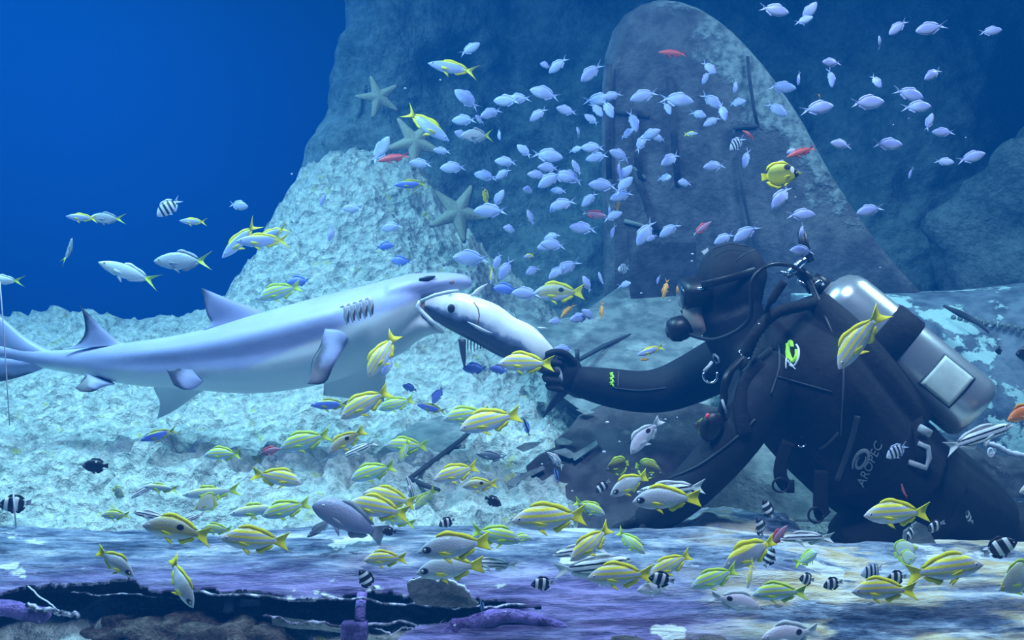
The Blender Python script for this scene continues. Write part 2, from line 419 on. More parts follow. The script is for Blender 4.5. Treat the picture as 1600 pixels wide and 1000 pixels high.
# skin shreds inside the tear
b = MB(); b.slab([hp(425, 962, 2.74), hp(470, 968, 2.74), hp(520, 976, 2.74), hp(545, 990, 2.74), hp(500, 984, 2.74), hp(460, 982, 2.74), hp(425, 976, 2.74)], (0, .006, 0)); W_(b.make('torn_sheet', M['slab'], WRECK, False))
b = MB(); b.slab([hp(376, 935, 2.84), hp(408, 938, 2.84), hp(406, 946, 2.84), hp(374, 948, 2.84)], (0, .005, 0)); W_(b.make('torn_sheet', M['edge'], WRECK, False))
b = MB(); b.slab([hp(575, 990, 2.84), hp(600, 987, 2.84), hp(640, 984, 2.84), hp(700, 975, 2.84), hp(690, 1010, 2.84), hp(570, 1010, 2.84)], (0, .006, 0)); W_(b.make('torn_sheet', M['slab'], WRECK, False))
# ribs
def rib(px, y0, y1, w, mat, d, foot=True):
    b = MB(); r = S(w / 2, d)
    b.tube([hp(px + 4, y0, d), hp(px + 1, (y0 + y1) / 2, d - .02), hp(px, y1, d - .05)], [(r * .7, r), (r * .7, r * 1.02), (r * .7, r * 1.1)], 12)
    o = W_(b.make('rib', mat, WRECK))
    if foot:
        c = hp(px - 8, y1 + 14, d - .05)
        q = MB().box(c, (S(40, d), S(26, d), S(30, d))).make('rib_foot', mat, o); bv = q.modifiers.new('b', 'BEVEL'); bv.width = .008; bv.segments = 3
rib(562, 926, 972, 16, M['purple'], 2.76)
rib(357, 928, 956, 15, M['edge'], 2.86, False)
rib(372, 965, 978, 8, M['edge'], 2.86, False)
# torn flap standing on the hull
fl = [(636, 912), (645, 905), (664, 902), (676, 904), (684, 909), (687, 903), (692, 900), (701, 906), (712, 912), (722, 916), (731, 923), (736, 935), (748, 942), (735, 948), (690, 946), (650, 942), (640, 930)]
W_(MB().slab([hp(x, y, 2.70 + (945 - y) * .0006) for x, y in fl], (0, .010, .004)).make('torn_flap', M['darkmetal'], WRECK, False))
strip('flap_edge', [(638, 911), (650, 903.5), (675, 903.5), (684, 909), (688, 902), (693, 900)], .0028, M['edge'], 2.69)
strip('flap_edge', [(693, 900), (704, 907), (716, 914), (726, 918), (733, 926)], .006, M['edge'], 2.69)
# left: dark torn lip, purple loose pole and thin strut
W_(MB().slab([hp(x, y, 2.90) for x, y in [(45, 915), (70, 910), (140, 906), (200, 905), (215, 912), (232, 918), (255, 922), (262, 930), (225, 929), (150, 927), (95, 926), (55, 929)]], (0, .008, 0)).make('torn_lip', M['darkmetal'], WRECK, False))
W_(MB().slab([hp(x, y, 2.90) for x, y in [(-20, 934), (0, 931), (22, 928), (32, 919), (44, 918), (40, 926), (20, 938), (0, 941), (-20, 944)]], (0, .008, 0)).make('torn_lip', M['darkmetal'], WRECK, False))
strip('strut', [(43, 917), (70, 938), (94, 957)], .0035, M['edge'], 2.74)
PO = strip('loose_pole', [(-60, 938), (0, 949), (40, 957), (76, 965)], .021, M['purple'], 2.72, 12, 1.0)
strip('loose_pole_end', [(40, 948), (70, 953), (95, 959), (124, 963)], .008, M['torn'], 2.70, 8, .8, .006)
# violet crust ridge along the lower torn edge
b = MB(); pa = smoothpath([tuple(hp(x, y, 2.705)) for x, y in [(630, 1004), (660, 992), (700, 985), (716, 978), (735, 974), (770, 966), (800, 962), (850, 972), (900, 985)]], 30)
rr = [.012 + .009 * math.sin(math.pi * i / 29) + .004 * float(vnoise(i * .6, 0, 0, 3)) for i in range(30)]
b.tube(pa, rr, 12); W_(b.make('encrusted_ridge', M['purple'], WRECK))
strip('torn_edge', [(585, 983), (606, 987), (612, 993), (628, 982), (634, 979), (640, 981), (675, 980)], .004, M['edge'], 2.72)
# bright flat remains on the hull top
for k, pts in enumerate([[(444, 857), (500, 859), (560, 864), (578, 868), (520, 868), (470, 872), (430, 876), (410, 866)], [(800, 877), (840, 878), (880, 882), (905, 885), (870, 885), (830, 881)]]):
    pass
# rocks lying in the cavity
for k, (x, y, r, d) in enumerate([(270, 1000, .10, 2.80), (205, 1004, .085, 2.82), (345, 1006, .10, 2.78), (305, 972, .07, 2.95), (185, 962, .06, 3.05), (410, 1010, .07, 2.76), (990, 1026, .06, 2.60), (1100, 1030, .06, 2.60)]):
    lab = ['brown rounded rock inside the torn hull beside the open end', 'small brown rock at the dark edge of the torn hull opening', 'brown lumpy rock under the torn stringers of the hull', 'shadowed brown rock deep inside the torn hull', 'dim brown rock deep in the hull opening near the loose pole', 'brown rock under the torn sheet in the hull', 'brown rock pressed against the violet lower hull side', 'flat brown rock under the violet hull below the striped fish'][k]
    rock('rock', P(x, y, d), (r * 1.5, r, r * .8), M['brownrock'], 30 + k, .35, 4, 2.2, lab)
# ---------------------------------------------------------------- stones and plates behind the hull on the right
def lump(name, pts, d, depth, mat, seed, parent=None):
    """rocky ledge: outline swept back with noise"""
    n = 60; top = [(x, y) for x, y in pts]; X = np.linspace(top[0][0], top[-1][0], n); Yp = np.interp(X, [p[0] for p in top], [p[1] for p in top])
    v = []; m = 14
    for j in range(m + 1):
        q = j / m
        for i in range(n):
            ypx = Yp[i] + 3 * float(fbm(X[i] * .05, seed, 0, 3, seed))
            a = q * 1.9 - .35
            p = P(X[i], ypx, d)
            v.append((p.x, p.y + depth * (.25 - math.sin(a) * .75), p.z - depth * .55 * (1 - math.cos(a)) ))
    A = np.array(v); A[:, 1] -= .02 * fbm(A[:, 0] * 9, A[:, 2] * 14, A[:, 1] * 9, 4, seed); A[:, 2] += .012 * fbm(A[:, 0] * 12, A[:, 1] * 12, 0, 4, seed + 3)
    return link(name, mesh_of(name, A.tolist(), grid_faces(n, m + 1), mat), parent)
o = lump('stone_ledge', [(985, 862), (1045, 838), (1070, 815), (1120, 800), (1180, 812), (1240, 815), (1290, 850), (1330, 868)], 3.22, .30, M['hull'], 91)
tag(o, 'pale weathered ledge of hull plating the diver kneels behind', 'wreckage')
# pale panel between the diver's arm and leg
def plate(name, pts, dfun, th, mat, label=None, cat='wreckage', parent=None, sub=True):
    b = MB(); b.slab([P(x, y, dfun(x, y)) for x, y in pts], (0, th, 0)); o = b.make(name, mat, parent, False)
    bv = o.modifiers.new('b', 'BEVEL'); bv.width = min(.012, th * .3); bv.segments = 2
    if label: tag(o, label, cat)
    return o
plate('wing_panel', [(1000, 815), (1045, 770), (1120, 700), (1170, 640), (1330, 620), (1345, 813)], lambda x, y: 3.85 + (815 - y) * .0022, .06, M['panel'], 'flat grey green wing panel seen between the diver\'s arm and knee')
SL = plate('tailplane_slab', [(800, 470), (850, 505), (905, 492), (985, 436), (1010, 425), (1110, 425), (1110, 660), (1000, 650), (925, 650), (905, 640), (850, 600), (820, 560)], lambda x, y: 4.0 + (650 - y) * .0045, .07, M['slab'], 'blue grey tailplane slab slanting down from the foot of the tail fin')
b = MB(); b.tube([P(888, 566, 4.25), P(905, 562, 4.25), P(945, 540, 4.4), P(985, 523, 4.5)], [.008, .009, .009, .006], 8); o = b.make('rod', M['rod']); tag(o, 'thin dark rod lying on the slanting tailplane slab', 'rod')
b = MB(); b.tube([P(902, 545, 4.2), P(902, 566, 4.2)], .009, 8); o = b.make('rod_stub', M['rod']); tag(o, 'short dark peg standing on the tailplane slab above the diver\'s wrist', 'rod')
# torn dark hull fragment in the middle, with its shredded strips
FR = empty('torn_hull_fragment', P(900, 830, 3.7), 'dark collapsed hull fragment with shredded pale strips below the diver\'s outstretched arm', 'wreckage')
def F_(o): o.location = -Vector(FR.location); return o
fd = lambda x, y: 3.45 + (840 - y) * .0022
pts = [(772, 838), (776, 812), (792, 792), (800, 770), (812, 752), (826, 745), (822, 730), (842, 712), (868, 700), (866, 690), (890, 670), (905, 650), (935, 636), (965, 628), (1050, 620), (1135, 640), (1115, 715), (1065, 780), (1030, 838)]
F_(MB().slab([P(x, y, fd(x, y)) for x, y in pts], (0, .05, 0)).make('hull_sheet', M['darkmetal'], FR, False))
for q in [[(792, 752), (812, 742), (848, 728), (852, 732), (826, 746), (800, 760)], [(868, 686), (880, 684), (895, 690), (890, 695), (872, 694)], [(892, 712), (912, 700), (932, 688), (934, 694), (915, 708), (898, 720)],
          [(806, 700), (820, 692), (846, 690), (838, 698), (818, 706)], [(838, 757), (852, 752), (850, 758), (840, 762)], [(900, 640), (918, 640), (930, 644), (915, 648)], [(780, 765), (792, 760), (806, 764), (790, 778), (782, 790)], [(862, 705), (884, 700), (912, 716), (906, 712), (890, 716)]]:
    F_(MB().slab([P(x, y, fd(x, y) - .05) for x, y in q], (0, .008, 0)).make('torn_strip', M['strip'], FR, False))
# grey sheet with bent rod lying on the rubble
PS = empty('metal_sheet', P(650, 740, 3.6), 'grey flat metal sheet lying on the rubble with a bent rod along its edge', 'wreckage')
def G_(o): o.location = -Vector(PS.location); return o
sd = lambda x, y: 3.62 + (760 - y) * .0042
G_(MB().slab([P(x, y, sd(x, y)) for x, y in [(578, 722), (610, 690), (650, 662), (690, 652), (722, 662), (722, 688), (690, 712), (640, 748), (612, 735)]], (0, .01, .012)).make('sheet', M['strip'], PS, False))
G_(MB().tube([P(760, 650, 4.0), P(722, 686, 3.86), P(680, 718, 3.74), P(640, 748, 3.6)], .008, 8).make('rod', M['rod'], PS))
G_(MB().tube([P(640, 748, 3.6), P(660, 757, 3.55), P(686, 766, 3.5)], [.009, .009, .007], 8).make('rod', M['rod'], PS))
# ---------------------------------------------------------------- wreck: tail fin
TF = empty('aircraft_tail_fin', P(1150, 470, 5.0), 'tall rounded aircraft tail fin, dark with pale crust along its sloping edge', 'tail fin')
def T_(o): o.location = -Vector(TF.location); return o
FD = 5.05
out = [(944, 480), (943, 400), (941, 300), (940, 200), (941, 130), (946, 85), (957, 50), (975, 24), (1000, 8), (1025, 1), (1055, 4), (1085, 14), (1112, 30), (1140, 52), (1165, 78), (1188, 104), (1212, 136), (1234, 168), (1255, 202), (1276, 242), (1300, 285), (1330, 330), (1365, 380), (1400, 425), (1440, 468), (1440, 500), (944, 500)]
def fin_plate(pts, d, th, mat, name, parent, ins=.93, shrink=None):
    cx = sum(p[0] for p in pts) / len(pts); cy = sum(p[1] for p in pts) / len(pts)
    ring = lambda k, off: [P(cx + (x - cx) * k, cy + (y - cy) * k, d) + Vector((0, off, 0)) for x, y in pts]
    b = MB(); b.rings([ring(ins * .97, -th / 2), ring(ins, -th * .46), ring(.975, -th * .30), ring(1, 0), ring(.975, th * .30), ring(ins, th / 2)])
    return b.make(name, mat, parent)
T_(fin_plate(out, FD, .22, M['fin_skin'], 'fin_skin', TF))
# forward surface details (ribs of the open rudder bay, hinge groove, cracks)
dF = FD - .118
def onfin(name, pts, r, mat, flat=.6): return T_(MB().tube([P(x, y, dF) for x, y in pts], [(r * flat, r)] * len(pts), 8).make(name, mat, TF))
onfin('groove', [(1168, 88), (1172, 130), (1178, 170), (1184, 197)], .008, M['rod'])
onfin('groove', [(1184, 197), (1145, 200)], .010, M['rod']); onfin('groove', [(1146, 200), (1147, 222)], .008, M['rod'])
onfin('hinge_line', [(1153, 240), (1160, 300), (1170, 345), (1180, 385), (1186, 420)], .007, M['rod'])
mr = M['darkmetal']
onfin('rib', [(958, 172), (985, 176), (1015, 180)], .016, mr); onfin('rib', [(990, 176), (996, 230), (1000, 280)], .018, mr)
onfin('rib', [(952, 100), (950, 180), (952, 280)], .014, mr); onfin('rib', [(1046, 120), (1052, 200), (1060, 290)], .016, mr); onfin('rib', [(985, 260), (1005, 300), (1018, 340), (1030, 365)], .016, mr)
onfin('rib', [(990, 360), (995, 420), (998, 470)], .03, mr); onfin('rib', [(975, 345), (1000, 352), (1020, 360)], .010, M['slab'], 1)
onfin('rib', [(988, 262), (998, 268), (1008, 280)], .009, M['slab'], 1)
# recessed dark panel of the open bay
T_(MB().slab([P(x, y, dF + .012) for x, y in [(962, 110), (975, 75), (1010, 95), (1045, 98), (1080, 110), (1098, 150), (1105, 210), (1120, 300), (1130, 400), (1135, 480), (960, 480)]], (0, .012, 0)).make('bay_panel', M['fin_skin'], TF, False))
b = MB(); b.slab([P(x, y, dF - .10) for x, y in [(984, 415), (984, 480), (1085, 486), (1085, 380), (1000, 380)]], (0, .1, 0)); T_(b.make('fin_root_block', M['darkmetal'], TF, False))
# ---------------------------------------------------------------- wreck: fuselage behind the tank
FU = empty('aircraft_fuselage', P(1500, 600, 5.0), 'pale blue patched aircraft fuselage section lying behind the diver\'s air tank', 'wreck')
def U_(o): o.location = -Vector(FU.location); return o
def fus_r(px): return interp(px, [1250, 1420, 1500, 1600, 1800], [.66, .66, .665, .70, .78])
b = MB(); rs = []
for i in range(50):
    px = 1230 + i * 12; X = S(px - 800, 5.0); r = fus_r(px)
    rs.append([Vector((X, 5.05 - r * math.sin(a), CZ - .53 + r * math.cos(a))) for a in [math.pi * 2 * k / 64 for k in range(64)]])
b.rings(rs); U_(b.make('fuselage_skin', M['fuse_skin'], FU))
rv = MB().ball((0, 0, 0), .012, 8, 5).make('rivet', M['slab'], FU); rvme = rv.data
first = True
for i in range(15):
    t = i / 14; px = 1492 + t * 125; a = .62 + t * .22; r = fus_r(px); loc = Vector((S(px - 800, 5.0 - .35) , 5.05 - r * math.sin(a), CZ - .53 + r * math.cos(a)))
    o = rv if first else link('rivet', rvme, FU); first = False
    o.location = loc - Vector(FU.location)
U_(MB().tube([P(1475, 478, 4.62), P(1500, 490, 4.55), P(1530, 505, 4.5), P(1545, 520, 4.46)], [.006, .014, .011, .004], 10).make('torn_seam', M['darkmetal'], FU))
o = lump('wreck_rim', [(1440, 690), (1500, 692), (1540, 700), (1570, 712), (1660, 722)], 4.0, .25, M['darkmetal'], 61); tag(o, 'dark sparkling rim of wreckage below the fuselage behind the diver\'s hips', 'wreckage')
b = MB(); pa = smoothpath([tuple(P(x, y, 3.9)) for x, y in [(1540, 692), (1560, 698), (1580, 708), (1620, 714)]], 16); b.tube(pa, [.008 + .004 * (i % 2) for i in range(16)], 8); o = b.make('frayed_rope', M['edge']); tag(o, 'frayed pale rope end along the wreck rim beside the striped white fish', 'rope')
b = MB(); pa = [P(1548 + 5 * math.cos(a) * (1 - a / 14), 706 + 8 * math.sin(a) * (1 - a / 14), 3.1) for a in [k * .5 for k in range(18)]]; b.tube(pa, .0035, 6); o = b.make('hook', M['edge']); tag(o, 'small curled pale hook hanging under the striped white fish by the tank', 'hook')
b = MB(); b.slab([P(x, y, 3.05) for x, y in [(1412, 830), (1432, 815), (1447, 822), (1468, 860), (1440, 862), (1424, 866), (1410, 850)]], (0, .012, 0)); o = b.make('metal_shard', M['slab'], None, False); tag(o, 'grey bent metal shard beside the diver\'s knee', 'wreckage')

b = MB(); b.tube([P(0, 440, 2.9), P(6, 520, 2.9), P(11, 600, 2.9), P(15, 665, 2.9)], .0014, 6); o = b.make('pale_line', M['edge']); tag(o, 'thin pale nylon line hanging before the shark\'s tail', 'line')  # thin pale upright line as a slender tube, continued lower down
b = MB(); b.tube([P(21, 772, 2.7), P(25, 825, 2.7)], .002, 6); o = b.make('pale_line', M['edge']); tag(o, 'short pale upright line before the banded humbug damsel', 'line')
sp = MB().ball((0, 0, 0), 1.0, 8, 6).make('water_speck', M['edge']); spm = sp.data
SPK = [(688, 125, 3.5, 3), (633, 138, 3.5, 3), (456, 272, 3.5, 3), (1082, 397, 3.1, 4), (1081, 408, 3.1, 3), (1046, 470, 3.2, 3), (1002, 458, 3.2, 3), (1186, 506, 3.0, 3), (1243, 308, 3.0, 2.5), (1420, 185, 3.0, 2), (1375, 418, 3.0, 2.5), (949, 660, 3.0, 5), (944, 706, 3.0, 5), (968, 690, 3.0, 3), (1040, 655, 3.0, 3), (894, 767, 2.9, 3), (847, 725, 2.9, 3), (1396, 195, 3.0, 2), (1058, 652, 3.0, 2.5), (1509, 215, 3.0, 2), (905, 355, 3.0, 2), (1018, 742, 2.9, 2.5)]
for i, (x, y, d_, r) in enumerate(SPK):
    o = sp if i == 0 else link('water_speck', spm); q = S(r / 2, d_); o.scale = (q * 1.2, q * .7, q * .8); o.location = P(x, y, d_); tag(o, 'tiny white speck drifting in the water', 'speck', 'white specks drifting in the water')
# ---------------------------------------------------------------- shark
def m_shark():
    t = NT('shark_skin', .45, .35); v = t.obj(); x, y, z = t.sep(v)
    xs = [75, 230, 400, 450, 500, 560, 610, 660, 740]; ys = [572, 580, 572, 552, 530, 505, 488, 470, 452]
    X0, X1 = S(75 - 800, 3.75), S(740 - 800, 3.75); zlo, zhi = -.2, .2
    st = []
    for a, b in zip(xs, ys):
        zz = (500 - b) / F * 3.75; k = (zz - zlo) / (zhi - zlo); st.append(((S(a - 800, 3.75) - X0) / (X1 - X0), k))
    fx = t.math('DIVIDE', t.math('SUBTRACT', x, X0), X1 - X0)
    r = t.ramp(fx, st); line = t.math('ADD', t.math('MULTIPLY', t.sep(r)[0], zhi - zlo), zlo + CZ)
    dz = t.math('SUBTRACT', z, line); n = t.noise(v, 14, 4)
    f = t.smooth(t.math('ADD', dz, t.math('MULTIPLY', n, .02)), -.008, .022)
    back = t.mix(t.noise(t.scale(v, (1, 1, 3)), 6, 5), (.24, .26, .46), (.44, .47, .74))
    t.bump(t.noise(v, 60, 3), .08, .004)
    return t.col(t.mix(f, (.58, .62, .66), back))
def m_sharkfin():
    t = NT('shark_fin_skin', .45, .35); v = t.obj()
    a = t.n('Attribute', attribute_name='tip').outputs['Fac']
    back = t.mix(t.noise(v, 9, 4), (.20, .22, .40), (.34, .37, .60))
    return t.col(t.mix(t.smooth(t.math('ADD', a, t.math('MULTIPLY', t.noise(v, 20), .25)), .62, .88), back, (.03, .035, .06)))
M['shark'] = m_shark(); M['sharkfin'] = m_sharkfin()
M['sharkpale'] = plain('shark_fin_underside', (.58, .62, .66), .5, .3, 0, .12, 8)
M['mouth'] = plain('mouth_lining', (.34, .22, .22), .5, .4); M['tissue'] = plain('gill_tissue', (.26, .17, .18), .5)
M['gill'] = plain('gill_flap', (.62, .66, .76), .5); M['dark'] = plain('dark_slit', (.015, .02, .03), .5)
SH = empty('shark', P(400, 560, 3.75), 'grey blue shark with dark fin tips biting the silver bait fish', 'shark')
def H_(o): o.location = -Vector(SH.location); return o
def sd_(px): return interp(px, [-100, 75, 400, 740], [4.0, 3.9, 3.75, 3.62])
b = MB(); n = 44
sec = smoothpath([(-10, 548, 9, .7), (40, 556, 12, .75), (75, 562, 15, .8), (120, 565, 20, .85), (200, 568, 33, .85), (300, 564, 45, .85), (400, 553, 62, .85), (500, 532, 69, .9), (570, 512, 66, 1.0), (620, 492, 59, 1.15), (655, 470, 42, 1.3), (662, 460, 30, 1.3)], 46)
rs = []
for px, py, h, w in sec:
    d = sd_(px); hh = S(h, d); c = P(px, py, d); sl = .10
    am = .09 * float(sstep(px, 110, 260) * (1 - sstep(px, 500, 580))); gm = lambda f: 1 + am * (math.exp(-((f - 1.12) / .22) ** 2) - 1.1 * math.exp(-((f - 1.58) / .22) ** 2))   # fold along the flank
    rs.append([c + Vector((0, hh * w * math.sin(a), hh * math.cos(a))) * gm(min(a, 2 * math.pi - a)) for a in [2 * math.pi * k / n for k in range(n)]])
b.rings(rs)
rs = []   # snout / upper jaw
for px, py, h, w in smoothpath([(610, 466, 30, 1.9), (640, 454, 26, 2.2), (670, 447, 21, 2.5), (695, 443, 17.5, 2.6), (715, 441, 14, 2.5), (730, 441, 10, 2.2), (738, 442, 4, 2.0)], 16):
    d = sd_(px); hh = S(h, d); c = P(px, py, d)
    rs.append([c + Vector((0, hh * w * math.sin(a), hh * math.cos(a))) for a in [2 * math.pi * k / n for k in range(n)]])
b.rings(rs)
rs = []   # lower jaw
for px, py, h, w in smoothpath([(590, 525, 40, 1.4), (620, 518, 33, 1.6), (645, 509, 24, 2.0), (668, 507, 16, 2.4), (684, 512, 9, 2.8), (695, 519, 4, 2.4)], 14):
    d = sd_(px); hh = S(h, d); c = P(px, py, d)
    rs.append([c + Vector((-.3 * hh * math.cos(a), hh * w * math.sin(a), hh * math.cos(a))) for a in [2 * math.pi * k / n for k in range(n)]])
b.rings(rs)
sk = b.make('body', M['shark'], SH); bake(sk, [('REMESH', dict(mode='VOXEL', voxel_size=.0075)), ('SMOOTH', dict(factor=.5, iterations=4))]); H_(sk)
H_(MB().ball(P(672, 482, 3.63), (S(24, 3.6), S(34, 3.6), S(20, 3.6)), 16, 10).make('mouth_lining', M['mouth'], SH))
def shark_fin(name, lead, trail, d0, d1, th, nrm=(0, 1, 0), mat=None, hi=1.0, n=14):
    """outlines in pixels root->tip; depth runs d0 (root) to d1 (tip)"""
    L = smoothpath(lead, n); T = smoothpath(trail, n); b = MB(); cols = 8
    b.fin([P(p[0], p[1], d0 + (d1 - d0) * i / (n - 1)) for i, p in enumerate(L)], [P(p[0], p[1], d0 + (d1 - d0) * i / (n - 1)) for i, p in enumerate(T)], th, nrm, cols)
    o = H_(b.make(name, mat or M['sharkfin'], SH))
    at = o.data.attributes.new('tip', 'FLOAT', 'POINT'); vals = []
    for i in range(n):
        k = i / (n - 1)
        for q in list(range(cols + 1)) + list(range(cols, -1, -1)):
            c = q / cols; vals.append(hi * max(k, .95 * (c > .93) * (k > .25), (.3 + .7 * k) * c + .15))
    at.data.foreach_set('value', vals)
    return o
shark_fin('dorsal_fin', [(425, 492), (395, 480), (360, 468), (335, 458), (316, 450)], [(318, 516), (330, 505), (324, 492), (319, 472), (315, 450)], 3.76, 3.77, .035, hi=.72)
shark_fin('dorsal_fin', [(205, 538), (185, 532), (160, 512), (138, 490), (124, 477)], [(100, 546), (118, 540), (132, 522), (132, 500), (125, 477)], 3.85, 3.85, .03, hi=1.0)
shark_fin('caudal_fin', [(90, 552), (45, 530), (10, 502), (-30, 470), (-80, 430)], [(60, 566), (20, 560), (-8, 540), (-40, 505), (-85, 435)], 3.9, 4.0, .04, hi=.8)
shark_fin('caudal_fin', [(85, 560), (40, 562), (0, 560), (-20, 570), (-45, 590)], [(74, 573), (52, 582), (20, 592), (-10, 598), (-45, 605)], 3.9, 3.95, .035, hi=.95)
shark_fin('anal_fin', [(180, 600), (160, 605), (145, 612), (128, 612)], [(135, 584), (130, 592), (124, 600), (117, 606)], 3.82, 3.76, .03, (0, 1, .3), hi=1.35)
shark_fin('pelvic_fin', [(318, 596), (305, 607), (288, 609), (272, 602)], [(300, 578), (278, 576), (266, 580), (260, 577)], 3.695, 3.63, .016, (0, 1, .1), hi=1.05)
shark_fin('pelvic_fin', [(326, 604), (300, 622), (272, 642), (243, 656)], [(236, 574), (240, 605), (250, 630), (245, 655)], 3.84, 3.92, .03, (0, 1, .2), M['sharkpale'], .8)
shark_fin('pectoral_fin', [(552, 514), (540, 540), (522, 570), (508, 598), (482, 600)], [(508, 512), (500, 540), (488, 562), (485, 582), (481, 600)], 3.575, 3.46, .018, (0, 1, .1), hi=1.2)
shark_fin('pectoral_fin', [(615, 540), (605, 570), (602, 600), (600, 628)], [(515, 575), (508, 590), (506, 605), (505, 618)], 3.72, 3.80, .03, (0, 1, .1), M['sharkpale'], .6)
for k in range(5):
    x = 537 + k * 9.5; y0 = 477 - k * 3.0; dd = 3.492 - .004 * k
    H_(MB().tube([P(x - 5, y0 + 3, dd), P(x + 1, y0, dd - .008), P(x + 4, y0 + 7, dd - .008), P(x + 2, y0 + 18, dd - .004), P(x + 5, y0 + 30, dd + .004)], [.003, .007, .009, .006, .002], 8).make('gill_flap', M['gill'], SH))
    H_(MB().tube([P(x + 6, y0 + 3, dd), P(x + 7, y0 + 14, dd), P(x + 7, y0 + 27, dd + .004)], [.003, .0055, .002], 8).make('gill_slit', M['tissue'], SH))
H_(MB().tube([P(655, 437, 3.545), P(668, 435, 3.54), P(680, 432, 3.545)], [(.004, .004), (.006, .008), (.003, .003)], 8).make('eye', M['dark'], SH))
H_(MB().ball(P(706, 441, 3.52), (.009, .008, .008), 8, 6).make('nostril', M['tissue'], SH))
H_(MB().tube([P(656, 470, 3.50), P(652, 478, 3.50), P(658, 486, 3.50), P(672, 500, 3.49), P(690, 514, 3.49)], [.005, .006, .007, .007, .004], 8).make('lip', M['gill'], SH))
H_(MB().tube([P(658, 470, 3.50), P(680, 461, 3.48), P(702, 456, 3.48), P(716, 454, 3.50)], [.005, .006, .006, .004], 8).make('lip', M['gill'], SH))
# ---------------------------------------------------------------- bait fish
def m_bait():
    t = NT('bait_skin', .28, .6); v = t.obj(); n = t.noise(v, 16, 4)
    a = t.n('Attribute', attribute_name='belly').outputs['Fac']
    f = t.math('ADD', a, t.math('MULTIPLY', t.math('SUBTRACT', n, .5), .5))
    return t.col(t.ramp(f, [(.30, (.03, .05, .10)), (.44, (.16, .22, .36)), (.52, (.62, .68, .78)), (.70, (.92, .93, .94))]))
M['bait'] = m_bait()
BT = empty('bait_fish', P(760, 520, 3.55), 'limp silver bait fish held by the tail, its head in the shark\'s mouth', 'fish')
def B_(o): o.location = -Vector(BT.location); return o
sec = smoothpath([(664, 478, 6), (675, 478, 16), (700, 484, 27), (730, 493, 33), (760, 507, 34), (790, 525, 33), (820, 540, 31), (842, 556, 26), (858, 572, 17), (871, 586, 9), (884, 600, 5)], 40)
rs = []; bel = []; n = 24
for i, (px, py, h) in enumerate(sec):
    d = 3.56 + .045 * max(0, (px - 835) / 53); p0 = sec[max(i - 1, 0)]; p1 = sec[min(i + 1, len(sec) - 1)]; tx, ty = p1[0] - p0[0], p1[1] - p0[1]; l = math.hypot(tx, ty); nx, ny = ty / l, -tx / l   # normal pointing up-right
    ring = []
    for k in range(n):
        a = 2 * math.pi * k / n; hh = h * (1 + .03 * math.sin(i * .9) * (math.cos(a) > .5)); c = P(px + nx * hh * math.cos(a), py + ny * hh * math.cos(a), d); ring.append(c + Vector((0, -S(h * .55, d) * math.sin(a), 0))); bel.append(.5 + .5 * math.cos(a))
    rs.append(ring)
b = MB(); b.rings(rs); o = B_(b.make('body', M['bait'], BT)); at = o.data.attributes.new('belly', 'FLOAT', 'POINT'); at.data.foreach_set('value', bel)
mfin = plain('bait_fin', (.05, .06, .09), .5, .4, 0, .4, 40); mfl = plain('bait_pale_fin', (.6, .64, .7), .5)
def bfin(name, lead, trail, mat, d=3.55, th=.008):
    n = 8; L = smoothpath(lead, n); T = smoothpath(trail, n)
    return B_(MB().fin([P(p[0], p[1], d) for p in L], [P(p[0], p[1], d) for p in T], th, (0, 1, 0), 4).make(name, mat, BT))
bfin('dorsal_fin', [(716, 530), (718, 545), (721, 560), (725, 576)], [(728, 530), (728, 545), (728, 560), (727, 575)], mfin)
for k in range(7): bfin('fin_spine', [(730 + k * 5, 530 + k * 1.5), (730 + k * 5, 545)], [(732 + k * 5, 530 + k * 1.5), (731.5 + k * 5, 556 - k * 2.5)], mfin)
bfin('pectoral_fin', [(730, 502), (745, 508), (758, 515), (770, 520)], [(732, 505), (745, 514), (758, 519), (769, 521)], mfl, 3.485)
bfin('pelvic_fin', [(735, 462), (744, 452), (754, 446), (762, 443)], [(746, 462), (752, 455), (757, 449), (762, 444)], mfl)
bfin('anal_fin', [(840, 511), (848, 511), (857, 513)], [(846, 515), (852, 514), (857, 513)], mfl)
bfin('tail_fin', [(880, 592), (868, 612), (858, 630), (848, 652)], [(900, 604), (880, 622), (866, 636), (849, 653)], mfin, 3.62, .012)
bfin('tail_fin', [(890, 598), (910, 606), (928, 616), (945, 634)], [(882, 612), (900, 622), (922, 624), (944, 635)], mfin, 3.62, .012)
B_(MB().ball(P(705, 482, 3.497), (S(6, 3.5), .006, S(7, 3.5)), 10, 8).make('eye', M['dark'], BT))
B_(MB().tube([P(740, 472, 3.495), P(747, 482, 3.487), P(749, 493, 3.483), P(747, 503, 3.487), P(741, 510, 3.49)], .0025, 6).make('gill_edge', M['tissue'], BT))
# ---------------------------------------------------------------- diver
M['suit'] = plain('black_wetsuit', (.016, .018, .022), .7, .15, 0, .3, 30, .15)
M['vest'] = plain('black_vest_fabric', (.014, .014, .017), .75, .12, 0, .4, 60, .3)
M['rubber'] = plain('black_rubber', (.012, .012, .014), .4, .3)
M['seam'] = plain('grey_seam', (.045, .05, .06), .6); M['skinp'] = plain('skin', (.45, .33, .28), .55)
M['chrome'] = plain('bright_steel', (.80, .82, .85), .22, .5, 1.0, .05); M['plasticgrey'] = plain('grey_buckle', (.34, .36, .40), .4)
M['print'] = plain('white_print', (.72, .76, .80), .6); M['greyprint'] = plain('grey_print', (.24, .26, .28), .6); M['neon'] = plain('neon_green_print', (.45, .95, .04), .5)
M['red'] = plain('red_plastic', (.8, .06, .08), .4)
g = NT('mask_glass', .05, .6); M['glass'] = g.col((.02, .03, .05))
DV = empty('person', P(1360, 850, 3.4), 'diver in black wetsuit and hood kneeling, holding out the bait fish in one gloved hand', 'person')
def D_(o): o.location = -Vector(DV.location); return o
